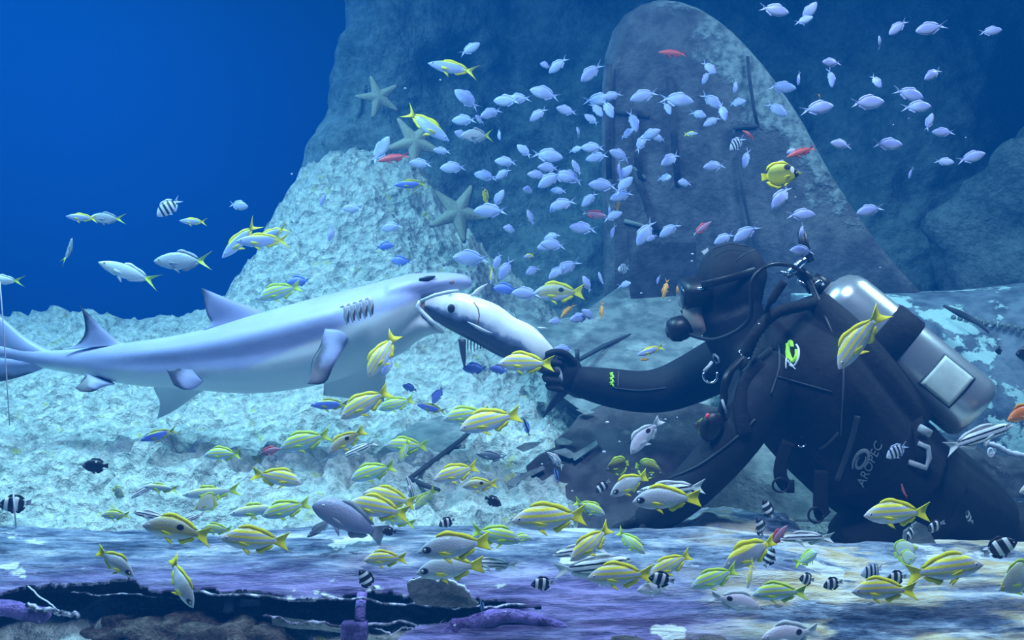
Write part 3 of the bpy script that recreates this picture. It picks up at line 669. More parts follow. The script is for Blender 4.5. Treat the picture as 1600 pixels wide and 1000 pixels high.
b = MB()
def limb(pts, n=18, k=14, fl=1.0):
    """pts: (px, py, depth, radius_px [, lateral scale])"""
    q = smoothpath([(p[0], p[1], p[2], p[3], p[4] if len(p) > 4 else 1.0) for p in pts], k)
    b.tube([P(p[0], p[1], p[2]) for p in q], [(S(p[3], p[2]) * p[4], S(p[3], p[2])) for p in q], n)
# torso, neck, hips
limb([(1172, 520, 3.43, 58, 1.3), (1215, 575, 3.43, 82, 1.65), (1270, 640, 3.43, 92, 1.55), (1330, 700, 3.43, 92, 1.45), (1400, 745, 3.44, 95, 1.5), (1450, 772, 3.44, 78, 1.6)], 24, 18)
limb([(1140, 490, 3.43, 52), (1155, 525, 3.43, 52), (1185, 560, 3.43, 62)], 18, 8)
# hood / skull
b.ball(P(1140, 446, 3.43), (S(54, 3.43), S(50, 3.43), S(67, 3.43)), 24, 16)
b.ball(P(1118, 490, 3.43), (S(36, 3.43), S(38, 3.43), S(38, 3.43)), 18, 12)
b.ball(P(1158, 430, 3.43), (S(40, 3.43), S(46, 3.43), S(48, 3.43)), 18, 12)
# outstretched (far) arm
limb([(1185, 555, 3.62, 50), (1130, 568, 3.66, 44), (1085, 590, 3.68, 40), (1040, 608, 3.68, 36), (1000, 612, 3.66, 33), (955, 606, 3.65, 31), (915, 598, 3.63, 26), (893, 592, 3.62, 21)], 18, 18)
# supporting (near) arm
limb([(1205, 575, 3.25, 52), (1185, 620, 3.20, 48), (1150, 680, 3.18, 42), (1110, 730, 3.18, 38), (1065, 775, 3.20, 34), (1025, 806, 3.24, 28), (1005, 818, 3.26, 24)], 18, 18)
# thighs, shins
limb([(1440, 765, 3.34, 80), (1400, 800, 3.30, 68), (1350, 835, 3.27, 54), (1318, 856, 3.26, 42)], 18, 12)
limb([(1450, 765, 3.56, 76), (1420, 800, 3.58, 64), (1380, 838, 3.6, 50), (1350, 858, 3.6, 40)], 18, 12)
limb([(1318, 850, 3.27, 42), (1400, 866, 3.38, 42), (1500, 850, 3.45, 48), (1600, 835, 3.5, 48), (1690, 830, 3.5, 36)], 18, 14)
limb([(1350, 858, 3.6, 40), (1430, 856, 3.62, 44), (1530, 840, 3.66, 48), (1640, 820, 3.7, 40)], 18, 12)
# seat, back of the hips towards the frame edge
limb([(1430, 755, 3.46, 84, 1.5), (1490, 790, 3.48, 74, 1.5), (1550, 815, 3.5, 50, 1.4)], 20, 8)
body = b.make('wetsuit', M['suit'], DV); bake(body, [('REMESH', dict(mode='VOXEL', voxel_size=.0085)), ('SMOOTH', dict(factor=.5, iterations=6))]); D_(body)
# gloved hands: palm and five curled fingers each, fused into one glove
def glove(palm, fingers, name):
    global b
    b = MB(); c, r, rot = palm; b.ball(c, r, 16, 10, rot)
    for f in fingers:
        q = smoothpath([(*p[0], p[1]) for p in f], 10); b.tube([Vector(p[:3]) for p in q], [p[3] for p in q], 10)
        b.ball(Vector(q[-1][:3]), q[-1][3], 10, 6); b.ball(Vector(q[0][:3]), q[0][3], 10, 6)
    o = b.make(name, M['suit'], DV); bake(o, [('REMESH', dict(mode='VOXEL', voxel_size=.0045)), ('SMOOTH', dict(factor=.5, iterations=3))]); D_(o); return o
R_ = .0105
def pf(*pts): return [((P(x, y, d).x, P(x, y, d).y, P(x, y, d).z), r) for x, y, d, r in pts]
fing = []
for k, (yy, r0) in enumerate([(560, .0130), (574, .0135), (588, .0130), (601, .0115)]):
    o_ = (0, 3, 1, -4)[k]
    fing.append(pf((893, yy + 2, 3.61, r0), (868 - o_, yy - 1, 3.60, r0), (853 - o_, yy + 1, 3.568, r0 * .97), (856 - o_, yy + 5, 3.532, r0 * .93), (874 - o_, yy + 8, 3.525, r0 * .85)))
fing.append(pf((896, 566, 3.60, .0145), (884, 554, 3.575, .0135), (868, 550, 3.55, .0125), (856, 553, 3.535, .0115)))
glove((P(884, 583, 3.625), (S(27, 3.6), S(19, 3.6), S(29, 3.6)), Matrix.Rotation(.2, 3, 'Y')), fing, 'glove')
glove((P(998, 818, 3.27), (S(24, 3.27), S(22, 3.27), S(14, 3.27)), Matrix.Rotation(-.5, 3, 'Y')), [
    pf((990, 816, 3.22, .011), (975, 820, 3.19, .011), (962, 828, 3.18, .010), (956, 838, 3.18, .0095)),
    pf((988, 818, 3.25, .011), (970, 822, 3.23, .011), (956, 830, 3.22, .010), (950, 840, 3.22, .0095)),
    pf((988, 818, 3.28, .011), (970, 821, 3.27, .011), (957, 829, 3.27, .010), (950, 838, 3.27, .0095)),
    pf((990, 818, 3.31, .010), (975, 821, 3.31, .010), (963, 828, 3.31, .009), (957, 836, 3.31, .0085)),
    pf((1005, 824, 3.21, .012), (998, 834, 3.17, .0115), (988, 842, 3.15, .0105), (980, 848, 3.15, .010))], 'glove')
# face
q = smoothpath([(1082, 468, 3.43, 26), (1084, 490, 3.43, 29), (1090, 508, 3.43, 27), (1098, 520, 3.43, 20)], 10)
D_(MB().tube([P(p[0], p[1], p[2]) for p in q], [(S(p[3], 3.43) * 1.05, S(p[3] * .62, 3.43)) for p in q], 16).make('face', M['skinp'], DV))
D_(MB().tube([P(1078, 470, 3.43), P(1071, 482, 3.43), P(1074, 490, 3.43)], [.008, .013, .010], 10).make('nose', M['skinp'], DV))
# mask
mk = D_(MB().tube([P(1104, 455, 3.43), P(1090, 458, 3.43), P(1076, 460, 3.43), P(1065, 462, 3.43)], [(S(52, 3.43), S(24, 3.43)), (S(50, 3.43), S(27, 3.43)), (S(46, 3.43), S(27, 3.43)), (S(43, 3.43), S(25, 3.43))], 20).make('mask', M['rubber'], DV))
mk2 = MB().tube([P(1066, 462, 3.43), P(1062, 462.5, 3.43)], [(S(38, 3.43), S(20, 3.43)), (S(37, 3.43), S(19, 3.43))], 20).make('lens', M['glass'], mk)
D_(MB().tube([P(1096, 446, 3.33), P(1120, 440, 3.315), P(1150, 432, 3.31), P(1180, 422, 3.35), P(1192, 418, 3.42)], [(.004, .012)] * 5, 8).make('mask_strap', M['rubber'], DV))
D_(MB().tube([P(1100, 450, 3.33), P(1088, 452, 3.345)], [(.006, .006)] * 2, 8).make('strap_buckle', M['chrome'], DV))
# snorkel-less hood seam
for pts in [[(1115, 388, 3.36), (1140, 380, 3.36), (1170, 385, 3.36)], [(1150, 408, 3.31), (1165, 396, 3.31), (1180, 390, 3.33)]]:
    D_(MB().tube([P(*p) for p in pts], .0025, 6).make('hood_seam', M['seam'], DV))
D_(MB().slab([P(x, y, 3.335) for x, y in [(1096, 393), (1106, 387), (1107, 392), (1100, 398)]], (0, .003, 0)).make('hood_print', M['print'], DV, False))
# regulator
rg = D_(MB().tube([P(1088, 500, 3.43), P(1078, 503, 3.43), P(1072, 510, 3.43)], [(.022, .014), (.024, .016), (.03, .03)], 14).make('regulator', M['rubber'], DV))
MB().tube([P(1084, 507, 3.43), P(1078, 508, 3.43), P(1068, 511, 3.43), P(1056, 515, 3.43), P(1047, 518, 3.43), P(1043, 519, 3.43)], [(S(12, 3.4), S(9, 3.4)), (S(20, 3.4), S(15, 3.4)), (S(23, 3.4), S(20, 3.4)), (S(24, 3.4), S(21, 3.4)), (S(20, 3.4), S(17, 3.4)), (S(12, 3.4), S(10, 3.4))], 10).make('second_stage', M['rubber'], rg)
MB().tube([P(1048, 518, 3.43), P(1041, 520, 3.43)], [S(11, 3.4), S(8, 3.4)], 14).make('purge_cover', M['seam'], rg)
MB().tube([P(1066, 484, 3.43), P(1070, 492, 3.43), P(1064, 500, 3.43)], .008, 8).make('exhaust', M['rubber'], rg)
def hose(name, pts, r, mat, rings_=False, parent=DV):
    q = smoothpath(pts, 40); rr = [r * (1 + (.18 if rings_ and i % 2 else 0)) for i in range(40)]
    return D_(MB().tube([P(*p) for p in q], rr, 10).make(name, mat, parent))
hose('hose', [(1255, 428, 3.42), (1235, 415, 3.30), (1200, 415, 3.22), (1175, 440, 3.20), (1170, 500, 3.22), (1120, 530, 3.28), (1075, 522, 3.40)], .0065, M['rubber'])
hose('inflator_hose', [(1285, 470, 3.36), (1250, 478, 3.22), (1210, 490, 3.16), (1180, 522, 3.13), (1165, 555, 3.14)], .016, M['vest'], True)
hose('gauge_hose', [(1160, 560, 3.2), (1135, 590, 3.14), (1130, 630, 3.14), (1120, 660, 3.14)], .011, M['rubber'])
hose('hose', [(1265, 440, 3.38), (1278, 470, 3.3), (1300, 520, 3.22), (1330, 600, 3.18)], .009, M['rubber'])
D_(MB().ball(P(1112, 666, 3.12), (.034, .022, .045), 16, 10, Matrix.Rotation(.4, 3, 'Y')).make('gauge_console', M['rubber'], DV))
D_(MB().tube([P(1107, 646, 3.09), P(1103, 654, 3.09)], .005, 8).make('red_tab', M['red'], DV))
D_(MB().tube([P(1128, 624, 3.12), P(1135, 646, 3.12)], .004, 6).make('pen', M['plasticgrey'], DV))
# vest (buoyancy jacket)
b = MB()
limb([(1205, 500, 3.42, 52, 1.4), (1235, 560, 3.42, 88, 1.75), (1282, 630, 3.42, 100, 1.7), (1335, 695, 3.42, 100, 1.6), (1390, 740, 3.43, 98, 1.6)], 24, 16)
limb([(1260, 470, 3.42, 28, 2.6), (1290, 520, 3.42, 45, 2.6), (1340, 590, 3.42, 55, 2.4), (1400, 660, 3.42, 52, 2.2)], 20, 10)
limb([(1290, 640, 3.22, 58, .5), (1330, 700, 3.20, 66, .6), (1350, 760, 3.20, 58, .6)], 18, 8)
vest = b.make('vest', M['vest'], DV); bake(vest, [('REMESH', dict(mode='VOXEL', voxel_size=.009)), ('SMOOTH', dict(factor=.5, iterations=4))]); D_(vest)
def vz(px, py, guess=3.1):
    """depth of the front of the diver along the ray through a pixel (so that trims sit on the cloth)"""
    best = 9
    dr = (P(px, py, 1.0) - Vector((0, 0, CZ))).normalized()
    for o in (vest, body):
        hit, loc, nn, _ = o.ray_cast(Vector((0, 0, CZ)), dr)
        if hit: best = min(best, loc.y)
    return best if best < 9 else guess
bpy.context.view_layer.update()
def trim(name, pts, r, mat, fl=.5, n=16, parent=DV):
    q = smoothpath(pts, n); pa = []
    for p in q: pa.append(P(p[0], p[1], vz(p[0], p[1]) - .003))
    return D_(MB().tube(pa, [(r * fl, r)] * n, 8).make(name, mat, parent))
trim('seam', [(1045, 748), (1090, 728), (1130, 700), (1160, 675), (1180, 655)], .003, M['seam'], 1)
trim('seam', [(1217, 540), (1218, 570), (1213, 590), (1205, 615)], .003, M['seam'], 1)
trim('seam', [(1214, 588), (1250, 598), (1300, 612)], .002, M['seam'], 1)
trim('seam', [(1318, 540), (1318, 600), (1314, 680)], .003, M['seam'], 1)
trim('zip', [(1340, 650), (1330, 690), (1318, 725), (1308, 750)], .009, M['seam'], .4)
trim('pocket_seam', [(1280, 702), (1295, 692), (1310, 676)], .004, M['seam'], .6)
trim('seam', [(960, 606), (1000, 610), (1040, 606)], .002, M['seam'], 1)
trim('strap', [(1190, 565), (1165, 600), (1158, 640), (1165, 680)], .022, M['vest'], .3)
trim('shoulder_strap', [(1225, 440), (1200, 480), (1175, 540), (1160, 580)], .012, M['vest'], .5)
trim('shoulder_fold', [(1160, 585), (1180, 568), (1198, 552), (1206, 545)], .010, M['seam'], .6)
# neon logo on the shoulder and its white stripes
trim('shoulder_logo', [(1231, 537), (1232, 550), (1236, 561), (1241, 563), (1245, 555), (1245, 546)], .0065, M['neon'], .3)
trim('shoulder_logo', [(1231, 560), (1230, 548), (1233, 536), (1236, 534), (1238, 542)], .0055, M['neon'], .3)
trim('logo_outline', [(1244, 538), (1248, 546), (1247, 560), (1240, 572), (1233, 570)], .003, M['print'], .4)
for k in range(4): trim('logo_stripe', [(1228 + k * 3, 559 + k * 3), (1231 + k * 3, 565 + k * 3), (1234 + k * 3, 569 + k * 2.5)], .0016, M['print'], .5, 6)
trim('logo_stripe', [(1229, 557), (1228, 566), (1228, 576)], .0022, M['print'], .4, 6)
# neon word on the cuff
for k in range(6): trim('cuff_print', [(953 + (k % 2) * 5, 584 + k * 3.6), (957, 582 + k * 3.6), (954 + (k % 2) * 5, 587 + k * 3.6)], .0028, M['neon'], .4, 5)
trim('cuff_seam', [(967, 580), (966, 592), (966, 604)], .0025, M['seam'], .5)
# lettering on the hip pocket
def text(s, px, py, size_px, ang, mat, name, d=None, shear=0.0):
    cu = bpy.data.curves.new(name, 'FONT'); cu.body = s; cu.size = 1.0; cu.extrude = .02; cu.align_x = 'CENTER'; cu.align_y = 'CENTER'; cu.shear = shear
    to = bpy.data.objects.new(name, cu); COL.objects.link(to); bpy.context.view_layer.update()
    me = bpy.data.meshes.new_from_object(to.evaluated_get(bpy.context.evaluated_depsgraph_get())); bpy.data.objects.remove(to)
    me.materials.clear(); me.materials.append(mat); o = link(name, me, DV); dd = d or vz(px, py) - .012
    sc = S(size_px, dd); R = Matrix.Rotation(-math.radians(ang), 4, 'Y') @ Matrix.Rotation(math.pi / 2, 4, 'X')
    # drape every vertex onto the cloth
    Mx = Matrix.Translation(P(px, py, dd)) @ R @ Matrix.Scale(sc, 4)
    for v in me.vertices:
        w = Mx @ v.co; pxx = 800 + w.x / w.y * F; pyy = 500 - (w.z - CZ) / w.y * F; lift = .004 + (.003 if v.co.z > 0 else 0)
        v.co = P(pxx, pyy, vz(pxx, pyy, dd) - lift)
    return D_(o)
text('AROPEC', 1359, 726, 19.5, 66, M['greyprint'], 'lettering', None, .15)
# swirl emblem above the word
def swirl(a0, a1, rx, ry, cx, cy, r0, r1, w):
    pts = []; n = 22; A = math.radians(-62); q = []
    for k in range(n):
        a = a0 + (a1 - a0) * k / (n - 1); u = rx * math.cos(a) * (r0 + (r1 - r0) * k / (n - 1)); v_ = ry * math.sin(a) * (r0 + (r1 - r0) * k / (n - 1))
        pts.append((cx + u * math.cos(A) - v_ * math.sin(A), cy + u * math.sin(A) + v_ * math.cos(A)))
    pa = [P(x, y, vz(x, y) - .003) for x, y in pts]
    D_(MB().tube(pa, [(w * .35 * s_, w * s_) for s_ in [math.sin(math.pi * (.08 + .84 * k / (n - 1))) for k in range(n)]], 8).make('emblem', M['greyprint'], DV))
swirl(-2.6, 1.9, 19, 10.5, 1345, 721, 1.0, .95, .006); swirl(.5, 5.2, 12, 6.5, 1345, 721, 1.0, .9, .005)
text('C', 1168, 557, 12, 35, M['print'], 'lettering'); text('P', 1158, 551, 12, 35, M['print'], 'lettering'); text('E', 1163, 554, 12, 35, M['print'], 'lettering')
trim('chest_badge', [(1116, 553), (1122, 558), (1124, 566), (1119, 566), (1115, 559), (1116, 553)], .004, M['print'], .5, 12)
def ring(name, px, py, r, d, mat, wire=.003, a0=0, a1=6.283, sx=1.0):
    pa = [P(px + r * sx * math.cos(a), py + r * math.sin(a), d) for a in [a0 + (a1 - a0) * k / 20 for k in range(21)]]
    return D_(MB().tube(pa, wire, 8).make(name, mat, DV))
ring('d_ring', 1110, 587, 11, 3.13, M['chrome'], .0035, -.5, 3.6); D_(MB().tube([P(1100, 580, 3.13), P(1108, 572, 3.14), P(1112, 566, 3.15)], .005, 8).make('clip', M['plasticgrey'], DV))
ring('d_ring', 1252, 690, 8, vz(1252, 690) - .012, M['chrome'], .0022, -1.6, 2.2)
# hanging harness straps with loops
for pts, w in [([(1222, 690), (1212, 715), (1208, 740), (1216, 758), (1230, 760)], 22), ([(1272, 735), (1270, 770), (1270, 798), (1276, 808)], 26)]:
    q = smoothpath(pts, 14); d = 3.16; bb = MB()
    bb.tube([P(p[0] + w / 2, p[1], d) for p in q], [(.004, S(w / 2, d))] * 14, 10); D_(bb.make('hanging_strap', M['vest'], DV))
ring('strap_loop', 1220, 758, 11, 3.15, M['rubber'], .0035, 0, 6.283, 1.15); ring('strap_loop', 1275, 805, 12, 3.15, M['rubber'], .0035, 0, 6.283, 1.0)
# hip buckle
bd = vz(1440, 715) - .02
bk = D_(MB().tube([P(1434, 692, bd), P(1450, 699, bd), P(1452, 716, bd), P(1447, 731, bd), P(1420, 722, bd)], [(.006, .008)] * 5, 8).make('buckle', M['plasticgrey'], DV))
D_(MB().tube([P(1436, 668, bd), P(1454, 678, bd)], [(.01, .012)] * 2, 10).make('slider', M['plasticgrey'], DV))
D_(MB().tube([P(1395, 600, 3.2), P(1430, 650, 3.2), P(1440, 690, bd), P(1440, 740, bd + .01)], [(.003, .020)] * 4, 8).make('waist_strap', M['vest'], DV))
# ---------------------------------------------------------------- air tank
t = NT('brushed_tank', .27, .6, .72); v = t.obj(); M['tank'] = t.col(t.mix(t.noise(t.scale(v, (1, 1, 40)), 6, 3), (.50, .52, .54), (.62, .64, .66)))
TK = empty('air_tank', P(1420, 560, 3.4), 'brushed silver air tank strapped to the diver\'s back', 'tank')
def K_(o): o.location = -Vector(TK.location); return o
A0 = P(1288, 452, 3.42); A1 = P(1527, 646, 3.30); ax = (A1 - A0); L = ax.length; ax.normalize()
RT = S(53, 3.36)
prof = [(0.0, .30), (.012, .36), (.02, .55), (.045, .78), (.085, .93), (.13, 1.0), (.5, 1.0), (.93, 1.0), (.965, .97), (.99, .86), (1.0, .6)]
K_(MB().tube([A0 + ax * (L * t_) for t_, r in prof], [RT * r for t_, r in prof], 40).make('cylinder', M['tank'], TK))
c = A0 + ax * (L * .43); K_(MB().tube([c - ax * .048, c - ax * .042, c + ax * .042, c + ax * .048], [RT * 1.0, RT * 1.07, RT * 1.07, RT * 1.0], 40).make('cam_band', M['vest'], TK))
# valve, first stage, yoke
c = A0 - ax * .01
K_(MB().tube([A0 + ax * .01, A0 - ax * .03, A0 - ax * .05], [.034, .03, .026], 18).make('valve_neck', M['rubber'], TK))
vl = K_(MB().tube([P(1272, 455, 3.42), P(1258, 432, 3.42), P(1244, 420, 3.42)], [.018, .02, .016], 14).make('valve', M['rubber'], TK))
K_(MB().tube([P(1228, 433, 3.38), P(1238, 424, 3.38), P(1250, 411, 3.38), P(1258, 404, 3.38)], [.009, .015, .013, .010], 14).make('first_stage', M['chrome'], TK))
K_(MB().tube([P(1220, 424, 3.37), P(1230, 430, 3.37)], [.006, .007], 8).make('yoke_bolt', M['chrome'], TK))
K_(MB().tube([P(1246, 438, 3.37), P(1260, 448, 3.37)], [.006, .006], 8).make('port_plug', M['chrome'], TK))
K_(MB().tube([P(1253, 362, 3.42), P(1256, 385, 3.42), P(1264, 410, 3.42)], [.014, .017, .018], 12).make('valve_knob', M['rubber'], TK))
K_(MB().tube([P(1272, 448, 3.37), P(1280, 440, 3.37), P(1286, 446, 3.37)], [.008, .012, .008], 10).make('collar_clip', M['chrome'], TK))
# sticker wrapped on the cylinder
side = ax.cross(Vector((0, 1, 0))).normalized(); toward = ax.cross(side).normalized()
if toward.y > 0: toward = -toward
if side.z < 0: side = -side
def on_tank(s, a, r=1.0): return A0 + ax * (L * s) + (toward * math.cos(a) + side * math.sin(a)) * RT * r
def patch(s0, s1, a0, a1, r, mat, name, n=10):
    v = []; f = []
    for i in range(n + 1):
        for j in range(n + 1): v.append(on_tank(s0 + (s1 - s0) * i / n, a0 + (a1 - a0) * j / n, r))
    for i in range(n):
        for j in range(n): f.append((i * (n + 1) + j, i * (n + 1) + j + 1, (i + 1) * (n + 1) + j + 1, (i + 1) * (n + 1) + j))
    o = link(name, mesh_of(name, v, f, mat), TK); K_(o); m = o.modifiers.new('s', 'SOLIDIFY'); m.thickness = .001; return o
patch(.665, .862, -.60, .60, 1.008, M['rod'], 'sticker_border'); patch(.675, .852, -.55, .55, 1.016, plain('sticker_paper', (.55, .62, .58), .5, .3, 0, .35, 22), 'sticker')
# ---------------------------------------------------------------- fishes
def fish_mat(name, zr, head=None, bars=None, spot=None, back=None, rough=.38, tailx=None, zk=1.0, spot2=None):
    """zr: colour stops over height (-.2 .. .2 of a body length); bars: colour stops over length; spot: (x, z, r, colour)"""
    t = NT(name, rough, .45); v = t.obj(); x, y, z = t.sep(v); n = t.noise(v, 26, 3)
    zz = t.math('ADD', z, t.math('MULTIPLY', t.math('SUBTRACT', n, .5), .012))
    c = t.ramp(t.math('MULTIPLY_ADD', zz, 2.5 / zk, .5), zr)
    if bars is not None:
        bc, st = bars; xx = t.math('ADD', x, t.math('MULTIPLY', z, .18))
        c = t.mix(t.ramp(t.math('ADD', xx, .5), st), c, bc)
    if head: c = t.mix(t.math('MULTIPLY', t.smooth(x, head[1], head[2]), head[3]), c, head[0])
    if tailx: c = t.mix(t.smooth(x, tailx[1], tailx[2]), c, tailx[0])
    if spot:
        sx, sz, r, sc = spot
        d = t.math('SQRT', t.math('ADD', t.math('POWER', t.math('SUBTRACT', x, sx), 2), t.math('MULTIPLY', t.math('POWER', t.math('SUBTRACT', z, sz), 2), 1.6)))
        c = t.mix(t.smooth(d, r * 1.25, r * .8), c, sc)
    if spot2:
        sx, sz, r, sc = spot2
        dd = t.math('SQRT', t.math('ADD', t.math('POWER', t.math('SUBTRACT', x, sx), 2), t.math('MULTIPLY', t.math('POWER', t.math('SUBTRACT', z, sz), 2), .35)))
        c = t.mix(t.smooth(dd, r * 1.15, r * .9), c, sc)
    oi = t.n('ObjectInfo').outputs['Random']
    c = t.mix(1.0, c, t.mix(oi, (.82, .82, .84), (1.0, 1.0, 1.0)), 'MULTIPLY')
    t.bump(t.voro(v, 45), .12, .01)
    return t.col(c)
def zs(*a): return list(a)
LAV = (.66, .70, .90); YEL = (.95, .85, .03); WHT = (.82, .86, .95)
def finmat(name, c, c2=None):
    t = NT(name, .5, .3); v = t.obj(); n = t.noise(t.scale(v, (60, 5, 12)), 1.0, 2)
    return t.col(t.mix(n, tuple(a * .8 for a in c), c2 or c))
FM = dict(yellow=finmat('yellow_fin', (.92, .82, .02)), lav=finmat('pale_lavender_fin', (.50, .56, .88)), grey=finmat('grey_fin', (.30, .34, .40)), black=finmat('black_fin', (.02, .02, .03)),
          white=finmat('pale_fin', (.72, .76, .80)), red=finmat('red_fin', (.75, .10, .10)), orange=finmat('orange_fin', (.9, .35, .04)), olive=finmat('olive_fin', (.40, .42, .05)), green=finmat('yellow_green_fin', (.62, .80, .08)), blue=finmat('blue_fin', (.12, .22, .62)))
EYEM = [plain('eye_ring', (.70, .72, .74), .2, .6), plain('eye_pupil', (.01, .01, .015), .15, .6)]
prof = dict(
    chromis=([.5, .46, .40, .28, .12, -.05, -.18, -.26, -.32], [.005, .055, .10, .155, .178, .155, .09, .045, .035], [.005, .05, .09, .14, .168, .15, .085, .042, .033]),
    snapper=([.5, .44, .36, .24, .08, -.08, -.20, -.28, -.34], [.0, .055, .105, .15, .16, .125, .075, .045, .036], [.012, .05, .085, .115, .125, .11, .07, .042, .034]),
    fusilier=([.5, .44, .34, .2, .02, -.14, -.24, -.30, -.34], [.004, .04, .08, .112, .118, .085, .05, .026, .02], [.008, .045, .085, .12, .125, .088, .048, .024, .018]),
    jack=([.5, .45, .36, .22, .05, -.1, -.22, -.29, -.33], [.0, .05, .10, .15, .165, .13, .07, .03, .018], [.012, .06, .10, .14, .155, .13, .07, .028, .016]),
    slim=([.5, .45, .36, .22, .04, -.12, -.24, -.30, -.34], [.0, .035, .065, .09, .095, .075, .045, .03, .024], [.008, .035, .06, .08, .085, .07, .042, .028, .022]),
    deep=([.5, .46, .40, .28, .10, -.08, -.20, -.27, -.32], [.0, .06, .13, .215, .25, .235, .16, .065, .05], [.01, .055, .11, .19, .235, .22, .15, .06, .048]),
    butter=([.5, .44, .38, .28, .12, -.08, -.24, -.31, -.35], [.0, .03, .09, .19, .27, .29, .22, .075, .06], [.01, .03, .07, .15, .23, .26, .19, .07, .055]),
    sweet=([.5, .46, .38, .24, .06, -.12, -.24, -.30, -.34], [.03, .10, .16, .20, .19, .14, .085, .06, .055], [.02, .06, .10, .13, .135, .11, .075, .055, .05]))
for k_, f_ in (('snapper', 1.17), ('chromis', 1.14), ('slim', 1.08)): prof[k_] = (prof[k_][0], [v_ * f_ for v_ in prof[k_][1]], [v_ * f_ for v_ in prof[k_][2]])
SPEC = {}
def species(key, pr, body, fins, name, cat='fish', thick=.42, tail=(.30, .16, .5), dorsal=(.26, -.24, .075), anal=(-.04, -.24, .06), pect=True, pelv=True, eye=(.40, .025, .020), fm=None):
    SPEC[key] = dict(pr=pr, body=body, fins=fins, name=name, cat=cat, thick=thick, tail=tail, dorsal=dorsal, anal=anal, pect=pect, pelv=pelv, eye=eye, fm=fm or {})
blk, st0 = (.015, .017, .025), 0.0
SNZ = zs((0, (.72, .74, .88)), (.36, (.70, .72, .88)), (.42, (.62, .62, .30)), (.46, YEL), (.50, (.55, .60, .80)), (.56, (.50, .55, .74)), (.60, YEL), (.645, YEL), (.68, (.52, .56, .72)), (.73, (.50, .54, .66)), (.77, YEL), (.82, YEL), (.86, (.55, .55, .50)), (.92, YEL))
species('snap', 'snapper', fish_mat('bluestripe_snapper', SNZ, zk=1.15, head= ((.70, .60, .66), .28, .46, .75)), 'yellow', 'snapper', tail=(.27, .17, .45), dorsal=(.26, -.26, .055))
SGZ = [(p, tuple(min(1, a * b) for a, b in zip(c, (.80, 1.04, .98)))) for p, c in SNZ]
species('sgreen', 'snapper', fish_mat('greenish_snapper', SGZ, zk=1.15, head= ((.45, .58, .68), .28, .46, .75)), 'green', 'snapper', tail=(.27, .17, .45), dorsal=(.26, -.26, .055))
species('sspot', 'snapper', fish_mat('spotted_snapper', zs((0, (.70, .72, .84)), (.36, (.68, .70, .80)), (.44, (.50, .45, .06)), (.50, (.40, .40, .32)), (.56, (.55, .50, .05)), (.62, (.36, .36, .36)), (.70, (.48, .46, .20)), (.80, (.45, .45, .45)), (.92, (.6, .55, .1))), ((.42, .42, .52), .26, .44, .8), spot=(-.06, .06, .055, blk)), 'yellow', 'snapper', tail=(.27, .17, .4), dorsal=(.26, -.26, .055))
species('wspot', 'snapper', fish_mat('white_spotted_snapper', zs((0, (.82, .82, .86)), (.5, (.78, .74, .84)), (.8, (.68, .62, .74)), (1, (.55, .55, .6))), ((.55, .42, .50), .34, .48, .6), spot=(-.14, .04, .06, blk)), 'white', 'snapper', thick=.4, tail=(.26, .13, .3))
species('bream', 'snapper', fish_mat('grey_bream', zs((0, (.78, .80, .86)), (.45, (.60, .64, .72)), (.75, (.44, .48, .55)), (1, (.40, .42, .40))), ((.40, .44, .52), .25, .45, .5), spot=(.375, .02, .060, (.02, .025, .05))), 'yellow', 'bream', thick=.46, tail=(.26, .15, .25), dorsal=(.24, -.28, .06))
species('fus', 'fusilier', fish_mat('yellowtail_fusilier', zs((0, (.80, .84, .95)), (.44, (.52, .58, .92)), (.60, (.34, .42, .85)), (.68, (.36, .44, .60)), (.74, (.80, .80, .05)), (1, (.80, .80, .03))), tailx=((.88, .86, .04), -.18, -.30)), 'yellow', 'fusilier', tail=(.30, .18, .75), dorsal=(.20, -.26, .04), anal=(-.06, -.26, .035))
species('fusb', 'fusilier', fish_mat('blue_fusilier', zs((0, (.34, .44, .85)), (.5, (.12, .20, .75)), (.66, (.10, .16, .55)), (.74, (.55, .62, .06)), (1, (.50, .60, .05))), tailx=((.60, .66, .06), -.20, -.30)), 'olive', 'fusilier', tail=(.28, .16, .7), dorsal=(.20, -.26, .05), anal=(-.06, -.26, .035))
species('jack', 'fusilier', fish_mat('silver_jack', zs((0, (.88, .92, .92)), (.5, (.74, .82, .84)), (.8, (.52, .64, .70)), (1, (.42, .55, .62)))), 'white', 'jack', tail=(.32, .17, .8), dorsal=(.1, -.26, .04), anal=(-.02, -.26, .03), fm=dict(tail='green'))
species('trev', 'jack', fish_mat('grey_trevally', zs((0, (.62, .68, .72)), (.5, (.50, .56, .62)), (.9, (.36, .42, .48)))), 'grey', 'trevally', thick=.36, tail=(.34, .19, .8), dorsal=(.1, -.26, .05), anal=(0, -.26, .045), fm=dict(tail='green'))
species('dtrev', 'fusilier', fish_mat('dark_trevally', zs((0, (.20, .24, .30)), (.6, (.12, .16, .20)), (1, (.08, .11, .14)))), 'grey', 'trevally', tail=(.30, .16, .8))
species('chr', 'chromis', fish_mat('pale_blue_chromis', zs((0, (.72, .78, .92)), (.40, (.50, .58, .90)), (.70, (.36, .42, .88)), (1, (.34, .36, .88)))), 'lav', 'chromis', thick=.40, tail=(.30, .15, .85), dorsal=(.22, -.22, .05), anal=(-.02, -.22, .05), pect=False, pelv=False, eye=(.405, .02, .022))
species('chb', 'chromis', fish_mat('deep_blue_chromis', zs((0, (.35, .45, .92)), (.5, (.16, .25, .82)), (1, (.22, .26, .85)))), 'blue', 'chromis', thick=.40, tail=(.28, .14, .7), pect=False, eye=(.405, .02, .022))
